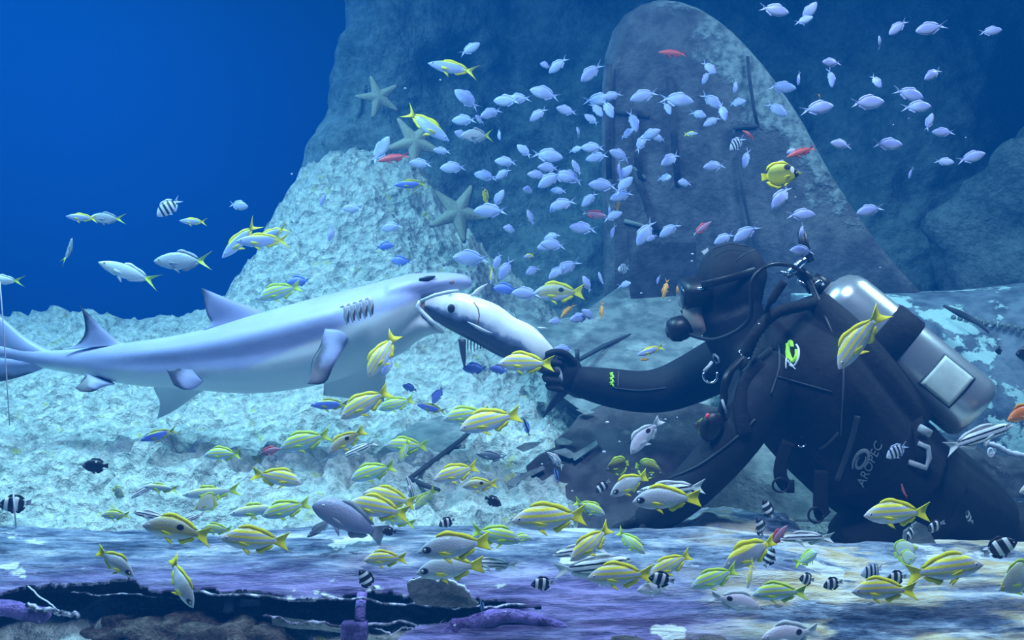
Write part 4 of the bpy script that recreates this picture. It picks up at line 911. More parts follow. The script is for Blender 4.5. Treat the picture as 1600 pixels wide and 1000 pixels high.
species('serg', 'deep', fish_mat('barred_sergeant', zs((0, (.80, .84, .90)), (.6, (.74, .80, .92)), (1, (.55, .62, .86))), bars=(blk, zs((0, 0), (.235, 0), (.25, 1), (.30, 1), (.315, 0), (.385, 0), (.40, 1), (.465, 1), (.48, 0), (.55, 0), (.565, 1), (.635, 1), (.65, 0), (.73, 0), (.745, 1), (.80, 1), (.815, 0)))), 'lav', 'sergeant_fish', thick=.32, tail=(.30, .15, .8), dorsal=(.20, -.22, .05), pect=False)
species('hum', 'deep', fish_mat('humbug_damsel', zs((0, (.86, .88, .92)), (1, (.82, .85, .92))), bars=(blk, zs((0, 0), (.22, 0), (.24, 1), (.38, 1), (.40, 0), (.50, 0), (.52, 1), (.68, 1), (.70, 0), (.80, 0), (.82, 1), (1, 1)))), 'black', 'damselfish', thick=.34, tail=(.22, .11, .2), dorsal=(.20, -.22, .07), anal=(0, -.22, .07), pect=False, pelv=True, fm=dict(tail='grey'))
species('dom', 'deep', fish_mat('black_damsel', zs((0, (.015, .018, .03)), (1, (.02, .022, .035))), spot=(-.02, .16, .035, (.85, .88, .95))), 'black', 'damselfish', thick=.36, tail=(.20, .11, .15), dorsal=(.20, -.22, .05), anal=(0, -.22, .05), pect=False)
species('red', 'slim', fish_mat('red_anthias', zs((0, (.85, .50, .45)), (.45, (.80, .16, .13)), (1, (.65, .06, .07)))), 'red', 'anthias', thick=.5, tail=(.26, .12, .6), dorsal=(.25, -.24, .03), pect=False)
species('pur', 'fusilier', fish_mat('dusky_pink_anthias', zs((0, (.65, .42, .50)), (.5, (.50, .22, .32)), (1, (.34, .14, .24)))), 'red', 'anthias', thick=.45, tail=(.22, .10, .4), pect=False, fm=dict(tail='grey'))
species('org', 'slim', fish_mat('orange_basslet', zs((0, (.85, .55, .15)), (1, (.90, .42, .04)))), 'orange', 'basslet', tail=(.30, .12, .7), pect=False)
species('orb', 'snapper', fish_mat('orange_fish', zs((0, (.92, .45, .25)), (.5, (.95, .28, .03)), (1, (.80, .14, .02)))), 'orange', 'grouper', thick=.5, tail=(.24, .14, .2))
species('grunt', 'slim', fish_mat('striped_grunt', zs((0, WHT), (.36, WHT), (.38, blk), (.42, blk), (.44, WHT), (.53, WHT), (.55, blk), (.59, blk), (.61, WHT), (.68, WHT), (.70, (.08, .08, .1)), (.74, (.1, .1, .12)), (.76, WHT))), 'white', 'striped_grunt', thick=.55, tail=(.26, .12, .5), dorsal=(.25, -.24, .04))
species('but', 'butter', fish_mat('raccoon_butterflyfish', zs((0, (.75, .72, .03)), (.35, (.52, .54, .05)), (.7, (.26, .30, .05)), (1, (.70, .68, .04))), bars=(blk, zs((0, 0), (.80, 0), (.815, 1), (.90, 1), (.915, 0))), spot=(.17, .17, .085, blk), spot2=(.275, .10, .045, (.85, .87, .9)), tailx=(YEL, -.26, -.33)), 'yellow', 'butterflyfish', thick=.22, tail=(.16, .10, .05), dorsal=(.22, -.28, .06), anal=(0, -.28, .06), eye=(.37, .02, .02))
species('butd', 'butter', fish_mat('dusky_butterflyfish', zs((0, (.30, .32, .10)), (.3, (.10, .10, .07)), (.7, (.07, .07, .07)), (1, (.30, .34, .06)))), 'green', 'butterflyfish', thick=.2, tail=(.16, .10, .05), dorsal=(.22, -.28, .06), anal=(0, -.28, .06), eye=(.37, .02, .02))
species('butp', 'butter', fish_mat('pale_butterflyfish', zs((0, (.66, .70, .62)), (.5, (.56, .60, .60)), (1, (.50, .55, .40))), bars=((.55, .52, .05), zs((0, 0), (.22, 0), (.24, 1), (.30, 1), (.32, 0), (.86, 0), (.88, 1), (.93, 1), (.95, 0)))), 'green', 'butterflyfish', thick=.2, tail=(.16, .10, .05), dorsal=(.22, -.28, .05), anal=(0, -.28, .05), eye=(.37, .02, .02))
species('sweet', 'sweet', fish_mat('grey_sweetlips', zs((0, (.34, .36, .48)), (.5, (.26, .27, .40)), (1, (.34, .35, .50)))), 'grey', 'sweetlips', thick=.5, tail=(.24, .16, .1), dorsal=(.2, -.26, .05), eye=(.38, .06, .018))
species('ybk', 'snapper', fish_mat('yellow_backed_fish', zs((0, (.62, .60, .70)), (.45, (.45, .44, .56)), (.72, (.30, .30, .36)), (.78, (.75, .66, .03)), (1, (.85, .75, .03))), tailx=((.90, .80, .03), -.22, -.30)), 'yellow', 'goatfish', thick=.46, tail=(.24, .11, .4))
species('goat', 'slim', fish_mat('pale_goatfish', zs((0, (.66, .76, .82)), (.5, (.52, .64, .74)), (.64, (.60, .66, .55)), (.70, (.80, .80, .10)), (.78, (.55, .55, .50)), (1, (.5, .5, .45)))), 'green', 'goatfish', thick=.55, tail=(.26, .15, .6), dorsal=(.2, -.02, .05))
species('wras', 'slim', fish_mat('cleaner_wrasse', zs((0, (.25, .45, .85)), (.40, (.20, .38, .80)), (.46, (.02, .02, .04)), (.62, (.02, .02, .04)), (.7, (.22, .42, .85)), (1, (.2, .4, .8)))), 'blue', 'wrasse', thick=.6, tail=(.16, .07, .1), pect=False)
def bent(x, bend): return bend * max(0, .15 - x) ** 1.7
def thin(base, edge, th=.010):
    b = MB(); rs = []
    for (x0, z0, y0), (x1, z1, y1) in zip(base, edge):
        rs.append([(x0, y0 - th / 2, z0), (x1, y1 - th * .2, z1), (x1, y1 + th * .2, z1), (x0, y0 + th / 2, z0)])
    b.rings(rs); return b
CACHE = {}
def fish_meshes(key, bend):
    if (key, bend) in CACHE: return CACHE[(key, bend)]
    s = SPEC[key]; px, pu, pl = prof[s['pr']]; out_ = []
    xs = np.concatenate([[.5, .49], np.linspace(.47, px[-1], 20)])
    X = px[::-1]; U = lambda x: interp(x, X, pu[::-1]); Lw = lambda x: interp(x, X, pl[::-1])
    mx = max(pu) + max(pl); n = 14; b = MB(); rs = []
    for x in xs:
        u, l = max(U(x), .004), max(Lw(x), .004); c = (u - l) / 2; h = (u + l) / 2
        w = mx * s['thick'] * .5 * min(1.0, (h / (mx * .5)) ** .85) * (1.0 if x > -.1 else .55 + .45 * max(0, (x + .34) / .24))
        rs.append([(x, bent(x, bend) + w * math.sin(a) * (1 - .12 * math.cos(a) ** 2), c + h * math.cos(a)) for a in [2 * math.pi * k / n for k in range(n)]])
    b.rings(rs); out_.append(('body', b, s['body']))
    fm = lambda k: FM[s['fm'].get(k, s['fins'])]
    # tail
    tl, th_, fork = s['tail']; x0 = px[-1] + .03; hr = (U(x0) + Lw(x0)) / 2 * .95; zc = (U(x0) - Lw(x0)) / 2; x1 = x0 - tl * .85; m = 13; base = []; edge = []
    for k in range(m):
        q = -1 + 2 * k / (m - 1); base.append((x0 - .0 * abs(q), zc + hr * q, bent(x0, bend)))
        ex = x1 + tl * .85 * fork * (1 - abs(q) ** 1.3) * .8; edge.append((ex, zc + th_ * q * (1 - .06 * abs(q)), bent(ex, bend)))
    out_.append(('tail_fin', thin(base, edge, .016), fm('tail')))
    def median(xa, xb, h, sign, nm):
        m = 12; base = []; edge = []
        for k in range(m):
            q = k / (m - 1); x = xa + (xb - xa) * q; pz = U(x) if sign > 0 else -Lw(x); hh = h * (math.sin(math.pi * min(1, .12 + q * .93)) ** .6) * (1 + .25 * math.sin(q * 9))
            base.append((x, pz - sign * .012, bent(x, bend))); xe = x - .05 * (.4 + q); edge.append((xe, pz + sign * hh, bent(xe, bend)))
        out_.append((nm, thin(base, edge, .012), fm(nm)))
    median(*s['dorsal'], 1, 'dorsal_fin'); median(*s['anal'], -1, 'anal_fin')
    wmax = mx * s['thick'] * .5
    if s['pelv']:
        for sg in (1, -1):
            x = .16; z = -Lw(x) + .012; b = MB(); b.fin([(x, sg * wmax * .4, z), (x - .06, sg * wmax * .6, z - .05), (x - .12, sg * wmax * .7, z - .09)], [(x - .05, sg * wmax * .4, z), (x - .10, sg * wmax * .55, z - .03), (x - .125, sg * wmax * .68, z - .085)], .012, (0, 1, .3), 3)
            out_.append(('pelvic_fin', b, fm('pelvic_fin')))
    if s['pect']:
        for sg in (1, -1):
            x = .21; z = -.035; w = wmax * .95; b = MB(); b.fin([(x, sg * w * .98, z + .02), (x - .08, sg * (w + .03), z + .012), (x - .17, sg * (w + .045), z - .02)], [(x - .01, sg * w * .98, z - .03), (x - .09, sg * (w + .02), z - .045), (x - .17, sg * (w + .04), z - .03)], .010, (0, 1, 0), 3)
            out_.append(('pectoral_fin', b, fm('pectoral_fin')))
    ex, ez, er = s['eye']; u, l = U(ex), Lw(ex); h = (u + l) / 2; wy = wmax * min(1.0, (h / (mx * .5)) ** .85)
    res = []
    for nm, bb, mt in out_:
        o = bb.make(nm, mt); res.append((nm, o.data)); bpy.data.objects.remove(o)
    for sg in (1, -1):
        b = MB(); b.ball((ex, sg * wy * .90, ez), (er, er * .55, er), 12, 8); nf = len(b.f); b.ball((ex, sg * (wy * .90 + er * .22), ez), (er * .62, er * .48, er * .62), 10, 6)
        o = b.make('eye', EYEM[0]); me = o.data; me.materials.append(EYEM[1]); bpy.data.objects.remove(o)
        me.polygons.foreach_set('material_index', [0 if i < nf else 1 for i in range(len(me.polygons))]); res.append(('eye', me))
    CACHE[(key, bend)] = res; return res
def zone(x, y):
    if y < 470 and x < 460: return 'in open water above the shark\'s tail'
    if y < 480 and x < 600: return 'over the reef shoulder above the shark'
    if y < 240 and x < 780: return 'before the upper reef wall by the starfish'
    if y < 480 and x < 740: return 'over the rubble mound above the shark\'s head'
    if y < 480 and x < 850: return 'between long armed starfish and tail fin'
    if y < 215 and x < 945: return 'in the school\'s upper edge beside the fin'
    if y < 330 and x < 985: return 'in the thick of the school'
    if y < 480 and x < 985: return 'below the school near the fin\'s foot'
    if y < 235 and x < 1090: return 'before the tail fin\'s dark bay'
    if y < 235 and x < 1200: return 'before the tail fin\'s crusted groove'
    if y < 390 and x < 1080: return 'before the tail fin\'s lower half'
    if y < 400 and x < 1240: return 'close above the diver\'s hood'
    if y < 110: return 'high before the rock wall'
    if y < 200 and x > 1240: return 'beside the fin\'s crusted sloping edge'
    if y < 300: return 'before the hollow below the rock wall'
    if y < 420: return 'just above the air tank valve'
    if y < 560 and x > 780: return 'over the slanting tailplane slab'
    if y < 660: return 'below the shark\'s head over the rubble'
    return 'over the rubble slope below the shark'
CNT = {}
NAMES = dict(chr='pale chromis', chb='deep blue chromis')
def fish(key, x, y, L, side='L', tilt=0, yaw=0, d=None, label=None, group=None, bend=None, roll=0):
    s = SPEC[key]
    i = CNT.get('n', 0); CNT['n'] = i + 1
    if d is None:
        if y < 430: d = 4.3 if x < 450 else 4.7 if x < 760 else 4.45 if x < 1000 else 4.25 if x < 1180 else 3.25
        elif y < 520: d = 3.9
        else: d = float(np.interp(y, [520, 640, 740, 830, 860, 1000], [3.35, 3.25, 3.0, 2.62, 2.48, 2.42]))
        d -= .035 * (i % 4)
    if bend is None: bend = (0.0, .35, -.35)[i % 3] if key != 'but' else 0.0
    sg = 1 if side == 'R' else -1; t = math.radians(tilt); w = math.radians(yaw)
    f = Vector((sg * math.cos(t) * math.cos(w), -math.sin(w) * math.cos(t), math.sin(t))).normalized()
    up = Vector((0, 0, 1)); lf = up.cross(f).normalized(); up = f.cross(lf)
    sc = S(L, d)
    R = Matrix((f, lf, up)).transposed().to_4x4()
    if roll: R = R @ Matrix.Rotation(math.radians(roll), 4, 'X')
    e = bpy.data.objects.new(s['name'], None); COL.objects.link(e); e.empty_display_size = .02
    e.matrix_world = Matrix.Translation(P(x, y, d)) @ R @ Matrix.Scale(sc, 4)
    for nm, me in fish_meshes(key, bend): link(nm, me, e)
    if label is None:
        post = 'seen end on' if abs(yaw) > 55 else 'nose steeply down' if tilt < -40 else 'nose slightly down' if tilt < -14 else 'nose steeply up' if tilt > 40 else 'nose slightly up' if tilt > 14 else 'swimming level'
        fc = '' if abs(yaw) > 55 else (', facing the reef' if side == 'L' else ', facing the boulder')
        label = f"{NAMES[key]} {zone(x, y)}, {post}{fc}"
        group = label
    e['label'] = label; e['category'] = s['cat']
    if group: e['group'] = group
    return e
def C(x, y, L, side='L', tilt=0, yaw=None, d=None, key='chr', **k): fish(key, x, y, L * 1.04, side, tilt, ((CNT.get('n', 0) * 37) % 41 - 20) if yaw is None else yaw, d, **k)
# ---- open water above the shark's tail
fish('fus', 127, 340, 46, 'L', 4, 10, 4.2, 'silver blue fusilier with yellow back leading a grey trevally in open water')
fish('trev', 165, 341, 50, 'L', 0, 45, 4.3, 'grey trevally turned obliquely behind the fusilier\'s tail in open water')
fish('serg', 263, 324, 44, 'L', -40, 10, 4.2, 'black barred white sergeant fish nose down in the open blue water')
fish('fus', 301, 346, 40, 'L', 2, 10, 4.3, 'small yellow backed fusilier below the barred sergeant fish')
C(372, 321, 34, 'R', -10, 15, 4.3, label='lone pale chromis in the open water beside the reef edge')
fish('trev', 109, 391, 44, 'R', 58, 50, 4.2, 'pale trevally turned away with its tail hanging down in open water')
fish('jack', 199, 425, 92, 'L', 19, 8, 4.1, 'long silver jack with yellow green tail, nose up above the shark\'s back')
fish('trev', 284, 408, 86, 'L', 0, 5, 4.1, 'deep bodied grey trevally with yellow tail above the shark\'s first dorsal fin')
fish('jack', 2, 437, 56, 'L', 4, 5, 4.1, 'silver jack just above the tip of the shark\'s tail')
fish('fus', 374, 376, 76, 'L', -46, 10, 4.4, 'fusilier diving behind two others at the reef edge, yellow back to the water')
fish('fus', 424, 366, 56, 'L', -22, 0, 4.3, 'middle fusilier of three at the reef edge, mostly hidden')
fish('fus', 409, 376, 80, 'L', -2, 8, 4.15, 'foremost level swimming fusilier of three at the reef edge')
# ---- reef wall
fish('sgreen', 436, 457, 68, 'L', -18, 10, 4.2, 'olive striped snapper over the reef just above the shark\'s back')
C(467, 440, 36, 'L', -5, 0, 4.3, 'chb', label='deep blue chromis over the reef beside the olive snapper')
C(735, 77, 34, 'R', 30, 10); fish('fus', 706, 106, 76, 'L', 10, 5, 4.6, 'blue fusilier with forked yellow tail before the upper reef wall')
fish('fus', 668, 196, 84, 'R', -36, 0, 4.7, 'fusilier plunging nose down beside the thick armed starfish')
C(729, 155, 46, 'L', 38); C(725, 188, 38); C(792, 158, 42, 'L', 4); C(810, 154, 36); C(767, 177, 36, 'L', -22); C(748, 187, 24, 'L', 20, 65); C(722, 211, 30, 'L', 10, 40)
fish('trev', 744, 212, 62, 'L', -6, 42, 4.5, 'whitish trevally with yellow tail in the chromis school by the upper reef')
C(779, 210, 22, 'R', -60, 60); C(851, 146, 46, 'L', 14); C(841, 179, 32, 'L', -38); C(884, 173, 34, 'L', 8, 30); C(853, 102, 24, 'L', 0, 40); C(872, 102, 36, 'L', -38); C(923, 114, 42, 'L', -42)
C(596, 235, 48, 'R', 58, 20); fish('red', 614, 247, 50, 'L', -12, 5, 4.6, 'crimson anthias over the rubble below the thick armed starfish')
C(657, 256, 34, 'L', 5); C(708, 262, 40, 'L', -4); fish('fusb', 642, 288, 52, 'L', -3, 5, 4.6, 'royal blue fusilier with yellow back over the rubble mound')
for a in [(551, 326, 32), (518, 365, 26, 'L', -70, 40), (612, 355, 34, 'L', -10), (602, 385, 28, 'R', 10), (626, 408, 32, 'L', 4), (505, 312, 22, 'L', -60, 50), (690, 236, 26, 'L', 6)]: C(*a, key='chb' if a[0] in (602, 626) else 'chr')
fish('but', 758, 305, 30, 'L', 55, 62, 4.4, 'tiny yellow butterflyfish turned away at the dark edge of the reef mound')
C(779, 311, 32, 'R', 58, 20); C(766, 330, 50, 'L', 0, 5); C(797, 358, 28, 'L', 5, 40); C(790, 253, 34, 'L', 5); C(786, 272, 28, 'L', -32); C(758, 275, 36, 'L', 12); C(819, 236, 30, 'L', 40)
C(855, 243, 48, 'R', -10, 5); C(857, 262, 34); C(839, 273, 30); C(859, 281, 42, 'L', -34); C(826, 297, 26, 'L', 0, 45); C(880, 277, 38, 'R', -12); C(867, 322, 28, 'L', -50, 35); C(879, 319, 40, 'L', -16); C(829, 340, 26, 'L', 60, 40)
C(863, 370, 28, 'L', -15); C(853, 385, 32, 'L', -12, 30); C(864, 383, 40, 'L', 5); C(886, 418, 42, 'L', -30); C(870, 425, 32, 'L', -40); fish('fus', 826, 400, 26, 'L', -10, 50, 4.3, 'tiny yellow and white fusilier below the school near the reef foot'); C(831, 423, 30, 'L', -20, 50)
C(778, 408, 28, 'L', -60, 30); C(790, 421, 38, 'L', -62, 20); C(735, 404, 56, 'L', 2, 20, 4.6); fish('fus', 769, 431, 30, 'L', -75, 50, 4.2, 'small yellow fusilier hanging nose down beside the shark\'s snout')
C(790, 452, 38, 'L', 5, 10, 4.2, 'chb'); C(822, 459, 44, 'L', 3, 5, 4.1); fish('sspot', 872, 458, 82, 'L', -3, 5, 4.4, 'dull brown spotted snapper above the tailplane slab')
C(917, 444, 28, 'L', 60, 30); C(938, 435, 22, 'L', 60, 60); C(977, 445, 24, 'R', 10, 50); fish('serg', 974, 420, 28, 'L', -10, 45, 4.6, 'small barred sergeant fish beside the tail fin\'s foot')
fish('org', 886, 486, 30, 'L', -45, 10, 4.2, 'amber basslet tilted nose down over the tailplane slab'); fish('org', 941, 486, 28, 'L', -80, 30, 4.2, 'thin amber basslet hanging upright over the tailplane slab')
C(868, 502, 26, 'L', -8, 40, 3.95); C(905, 497, 34, 'L', -10, 30, 4.0); C(920, 492, 30, 'L', 30, 30, 4.0)
# ---- before the tail fin
C(934, 156, 44, 'R', 2); C(956, 150, 30, 'L', -14); C(933, 172, 28, 'R', -50, 30); C(950, 170, 34, 'R', -60, 30); C(924, 187, 26, 'L', 38); C(904, 207, 18, 'L', 60, 50)
C(1006, 150, 44, 'L', -18, 5); C(1058, 156, 50, 'R', -8, 0); C(1043, 169, 24, 'R', -62, 40); C(1108, 106, 28, 'R', -45, 20); C(1102, 122, 28, 'L', -50, 50); C(1150, 135, 26, 'L', -60, 45)
C(1112, 158, 38, 'R', -38); C(1129, 175, 30, 'R', -70, 30); C(1092, 179, 28, 'R', -20, 45); C(1112, 190, 28, 'L', -28); C(1152, 160, 28, 'R', 0, 35); C(990, 190, 34, 'R', -72, 30); C(980, 209, 28, 'R', 20, 50); C(1015, 211, 36, 'R', 22); C(1029, 216, 24, 'L', 8); C(1002, 224, 32, 'R', 62, 20)
fish('fus', 1079, 209, 26, 'R', -4, 35, 4.3, 'small yellow tailed fusilier before the dark bay of the tail fin'); fish('red', 1170, 210, 26, 'L', 25, 20, 4.5, 'dim red anthias at the tail fin\'s crusted groove'); fish('red', 1050, 83, 44, 'L', 2, 5, 4.5, 'rosy anthias before the top of the tail fin')
fish('serg', 1150, 225, 34, 'L', -40, 35, 4.1, 'pale barred sergeant fish below the groove of the tail fin')
C(900, 234, 22, 'R', 10, 40); C(926, 231, 36, 'L', 3); C(933, 246, 36, 'L', -10); C(969, 243, 38, 'L', 18); C(967, 262, 22, 'L', -80, 60); C(900, 262, 26, 'L', 60, 30); C(892, 277, 42, 'L', 22); C(942, 290, 44, 'L', 4, 5); C(976, 272, 34, 'R', 48, 10); C(975, 290, 36, 'R', 44, 10); C(971, 306, 36, 'L', -16); C(921, 312, 32, 'L', -42); C(872, 298, 24, 'L', 4)
fish('pur', 929, 335, 40, 'R', -10, 20, 4.5, 'dusky brownish red anthias in the school near the tail fin\'s foot'); fish('org', 965, 322, 22, 'L', -80, 30, 4.5, 'tiny amber basslet hanging upright under the school'); C(958, 338, 30, 'R', 22); C(911, 357, 42, 'L', 6, 5); C(957, 362, 22, 'L', -75, 55); C(953, 327, 18, 'L', -70, 55)
C(1008, 364, 46, 'L', -58, 10); C(1046, 360, 36, 'L', -34); fish('pur', 1097, 357, 36, 'R', 36, 15, 4.2, 'mauve anthias angled up above the diver\'s hood')
C(1131, 373, 34, 'L', -28, 5, 3.9); C(1165, 365, 44, 'L', -34, 5, 3.9); C(1048, 249, 38, 'L', -32); C(1116, 260, 36, 'L', -8); C(1068, 286, 28, 'L', 0, 45); C(1040, 278, 26, 'R', 0, 55); C(1166, 248, 32, 'L', -72, 30); C(1018, 372, 20, 'L', -30, 30)
C(1222, 137, 42, 'R', -4, 5, 4.6); C(1214, 171, 36, 'R', -36, 10, 4.5); C(1278, 169, 48, 'R', 8, 0); fish('org', 1281, 152, 20, 'L', 20, 55, 3.4, 'tiny orange red fish above a chromis beside the fin\'s crusted edge'); C(1248, 123, 22, 'L', -75, 50); C(1298, 98, 30, 'L', 0, 20); C(1299, 122, 30, 'R', -82, 55)
C(1210, 16, 44, 'R', -14, 5); C(1264, 20, 38, 'R', 55, 15); C(1257, 32, 28, 'R', 10, 40); C(1403, 43, 34, 'L', -40); C(1453, 45, 46, 'L', -12, 5); C(1375, 67, 22, 'L', 70, 50); C(1548, 49, 32, 'R', 4, 15)
C(1369, 127, 26, 'R', -55, 30); C(1355, 161, 52, 'R', 4, 0); C(1420, 147, 46, 'R', -16, 0); C(1433, 167, 42, 'R', 0, 5); C(1458, 116, 32, 'L', -32); C(1452, 191, 28, 'R', 70, 40); C(1473, 207, 32, 'L', 2); C(1387, 226, 44, 'R', -2, 5); C(1314, 226, 34, 'L', 8, 10); C(1422, 271, 20, 'L', -60, 55); C(1476, 253, 28, 'R', -10, 35); C(1518, 246, 40, 'R', 14, 20)
C(1238, 238, 28, 'L', -10, 40, 3.6); C(1224, 258, 30, 'L', 10, 40, 3.6); fish('red', 1251, 238, 48, 'L', -20, 5, 3.3, 'bright orange red anthias above the yellow butterflyfish')
fish('but', 1220, 274, 66, 'R', 6, 5, 3.2, 'yellow butterflyfish with black eye band and white patch above the diver\'s valve')
C(1221, 308, 46, 'L', -52, 5); C(1252, 336, 42, 'R', 0, 5); C(1358, 329, 40, 'L', -14, 5, label='lone chromis beside the sloping edge of the fin over the air tank'); C(1254, 361, 28, 'L', -50, 45, 3.2); C(1253, 392, 38, 'L', 2, 5, 3.2)
C(1028, 437, 16, 'L', -70, 55, 3.8); fish('org', 1040, 452, 32, 'L', -74, 10, 3.7, 'thin orange basslet hanging before the diver\'s mask'); fish('fus', 1016, 548, 44, 'L', -18, 5, 3.5, 'small purple fusilier with yellow back above the outstretched arm'); fish('org', 1006, 562, 18, 'L', 0, 40, 3.5, 'tiny yellowish fish under the small fusilier by the outstretched arm')
# ---- round the shark and over the rubble
fish('snap', 597, 556, 80, 'L', -58, 10, 3.3, 'yellow striped snapper diving past the shark\'s belly')
C(606, 572, 34, 'L', -60, 30, 3.4, 'chr', label='pale chromis half hidden behind the diving snapper'); fish('fusb', 516, 632, 62, 'L', -2, 0, 3.4, 'dark blue fusilier under the shark\'s pectoral fin')
fish('sgreen', 618, 632, 56, 'L', -16, 0, 3.45, 'dim greenish snapper behind the larger snapper under the pectoral fin'); fish('snap', 570, 632, 88, 'L', -30, 0, 3.25, 'bold yellow striped snapper below the shark\'s pectoral fin')
C(684, 617, 30, 'L', -60, 15, 3.6, 'chb', label='blue chromis nose down over the rubble below the shark\'s jaw'); fish('fusb', 674, 638, 46, 'L', 14, 0, 3.6, 'slender royal blue fusilier over the rubble below the shark\'s jaw')
C(742, 576, 38, 'L', 0, 10, 3.7, 'chb'); C(640, 606, 24, 'L', 20, 20, 3.8, 'chb'); C(780, 578, 30, 'L', 10, 10, 3.7, 'chb'); C(880, 546, 32, 'L', 0, 20, 3.9)
fish('snap', 820, 568, 84, 'L', 0, 5, 3.3, 'yellow striped snapper at the diver\'s gloved fingers below the bait fish')
fish('sgreen', 728, 650, 72, 'L', -8, 5, 3.35, 'olive snapper half hidden behind a brighter one beside the bent rod'); fish('snap', 765, 659, 98, 'L', -14, 5, 3.2, 'dusky yellow snapper over the upper end of the bent rod')
fish('wras', 822, 667, 32, 'L', 72, 10, 3.3, 'thin blue black wrasse hanging upright near the shredded strips'); fish('dtrev', 768, 713, 50, 'L', 10, 5, 3.3, 'small dark trevally over the pale sand beside the bent rod')
fish('sgreen', 476, 690, 80, 'L', -16, 5, 3.2, 'dark green striped snapper over the rubble behind the small mauve fish'); fish('pur', 420, 705, 40, 'R', 12, 5, 3.15, 'small mauve pink fish at the snout of the dark green snapper')
fish('fusb', 247, 680, 56, 'L', -16, 5, 3.3, 'dark fusilier with yellow back below the shark\'s pelvic fin'); fish('dom', 150, 728, 42, 'L', 0, 5, 3.2, 'round black damselfish with a white dot over the rubble')
fish('sgreen', 348, 710, 58, 'L', -3, 0, 3.3, 'faint green snapper alone over the pale rubble'); fish('snap', 435, 747, 76, 'R', -12, 5, 3.05, 'yellow striped snapper facing away from its neighbours over the rubble')
fish('grunt', 562, 702, 56, 'L', -24, 0, 3.15, 'black lined white grunt behind the spotted yellow snapper'); fish('sspot', 540, 690, 66, 'L', -34, 20, 3.05, 'yellow edged snapper with black spot, nose down over the rubble')
fish('sgreen', 634, 697, 66, 'L', 2, 5, 3.25, 'pale green striped snapper before the grey metal sheet'); fish('sgreen', 632, 706, 40, 'L', -62, 50, 3.15, 'small yellow barred snapper seen nearly head on before the metal sheet')
fish('sgreen', 582, 738, 72, 'L', -18, 5, 3.1, 'green striped snapper with spread yellow tail near the metal sheet'); fish('snap', 713, 740, 74, 'L', -14, 15, 3.05, 'yellow tailed snapper with raised tail beside the rod\'s bent end'); fish('sspot', 749, 758, 54, 'L', -4, 5, 2.95, 'dull brown yellow snapper under the raised yellow tail')
fish('sgreen', 663, 780, 44, 'L', -46, 20, 3.05, 'whitish green snapper nose down on the sand beside the yellow pair'); fish('grunt', 643, 767, 50, 'L', 72, 25, 3.05, 'grey blue grunt hanging nose up behind the yellow pair')
fish('dom', 770, 783, 32, 'R', -20, 25, 2.95, 'black and blue damselfish tilted before the dark hull fragment'); fish('hum', 698, 816, 28, 'L', -20, 20, 2.9, 'small dark humbug damsel on the sand behind the grey breams')
fish('snap', 608, 779, 82, 'L', 14, 5, 2.95, 'upper yellow snapper of the overlapping pair beside the grey sweetlips'); fish('snap', 590, 795, 96, 'L', 11, 5, 2.88, 'lower dusky yellow snapper lying over the grey sweetlips')
fish('sgreen', 620, 812, 54, 'L', 14, 10, 2.98, 'half hidden green snapper under the yellow pair'); fish('sweet', 545, 815, 124, 'L', 26, 10, 2.85, 'big slate grey sweetlips with blunt head above the hull'); fish('dtrev', 500, 825, 50, 'L', -30, 30, 2.95, 'dark grey fish hidden under the sweetlips\' chin'); fish('dom', 607, 830, 26, 'L', 10, 40, 2.8, 'tiny black damselfish below the yellow pair\'s tails')
fish('butp', 187, 770, 34, 'R', -15, 45, 3.0, 'grey butterflyfish edged with yellow, turned obliquely over the rubble'); fish('grunt', 224, 767, 44, 'L', -30, 10, 3.05, 'thin black lined grunt beside the grey butterflyfish'); fish('goat', 252, 762, 54, 'L', 4, 5, 3.0, 'faint blue goatfish with bright yellow tail over the rubble')
fish('goat', 329, 770, 86, 'L', -4, 5, 2.95, 'pale goatfish with yellow dorsal and tail above the grey butterflyfish\'s back'); fish('butp', 324, 786, 48, 'L', -20, 40, 2.88, 'grey butterflyfish with dark belly under the pale goatfish'); fish('goat', 403, 797, 90, 'L', -8, 5, 2.9, 'long pale goatfish beside a yellow tailed one over the rubble'); fish('sgreen', 446, 797, 74, 'L', -14, 5, 2.85, 'yellow tailed green snapper overlapping the long pale goatfish')
fish('sgreen', 180, 805, 42, 'L', 0, 5, 2.9, 'faint yellow green snapper at the edge of the rubble'); fish('grunt', 238, 806, 60, 'L', 12, 5, 2.85, 'black lined grunt nosing behind the spotted yellow tailed snapper'); fish('grunt', 300, 810, 40, 'L', -20, 5, 2.85, 'thin black lined grunt behind the spotted snapper\'s back'); fish('sgreen', 338, 827, 46, 'L', 4, 5, 2.7, 'dim green snapper between the two yellow tailed snappers')
fish('sspot', 276, 828, 106, 'L', 9, 5, 2.55, 'dark spotted snapper with bright yellow tail above the hull'); fish('snap', 396, 845, 102, 'L', 6, 5, 2.5, 'yellow backed snapper with hanging yellow fins above the bright hull patch')
fish('bream', 181, 880, 78, 'R', -26, 22, 2.45, 'grey bream with yellow fins above the torn hull opening'); fish('bream', 281, 912, 88, 'R', -52, 25, 2.42, 'plump white bream with dark eye patch diving at the hull tear')
fish('hum', 23, 788, 50, 'L', -4, 5, 2.9, 'black and white banded humbug damsel near the hull\'s white patch')
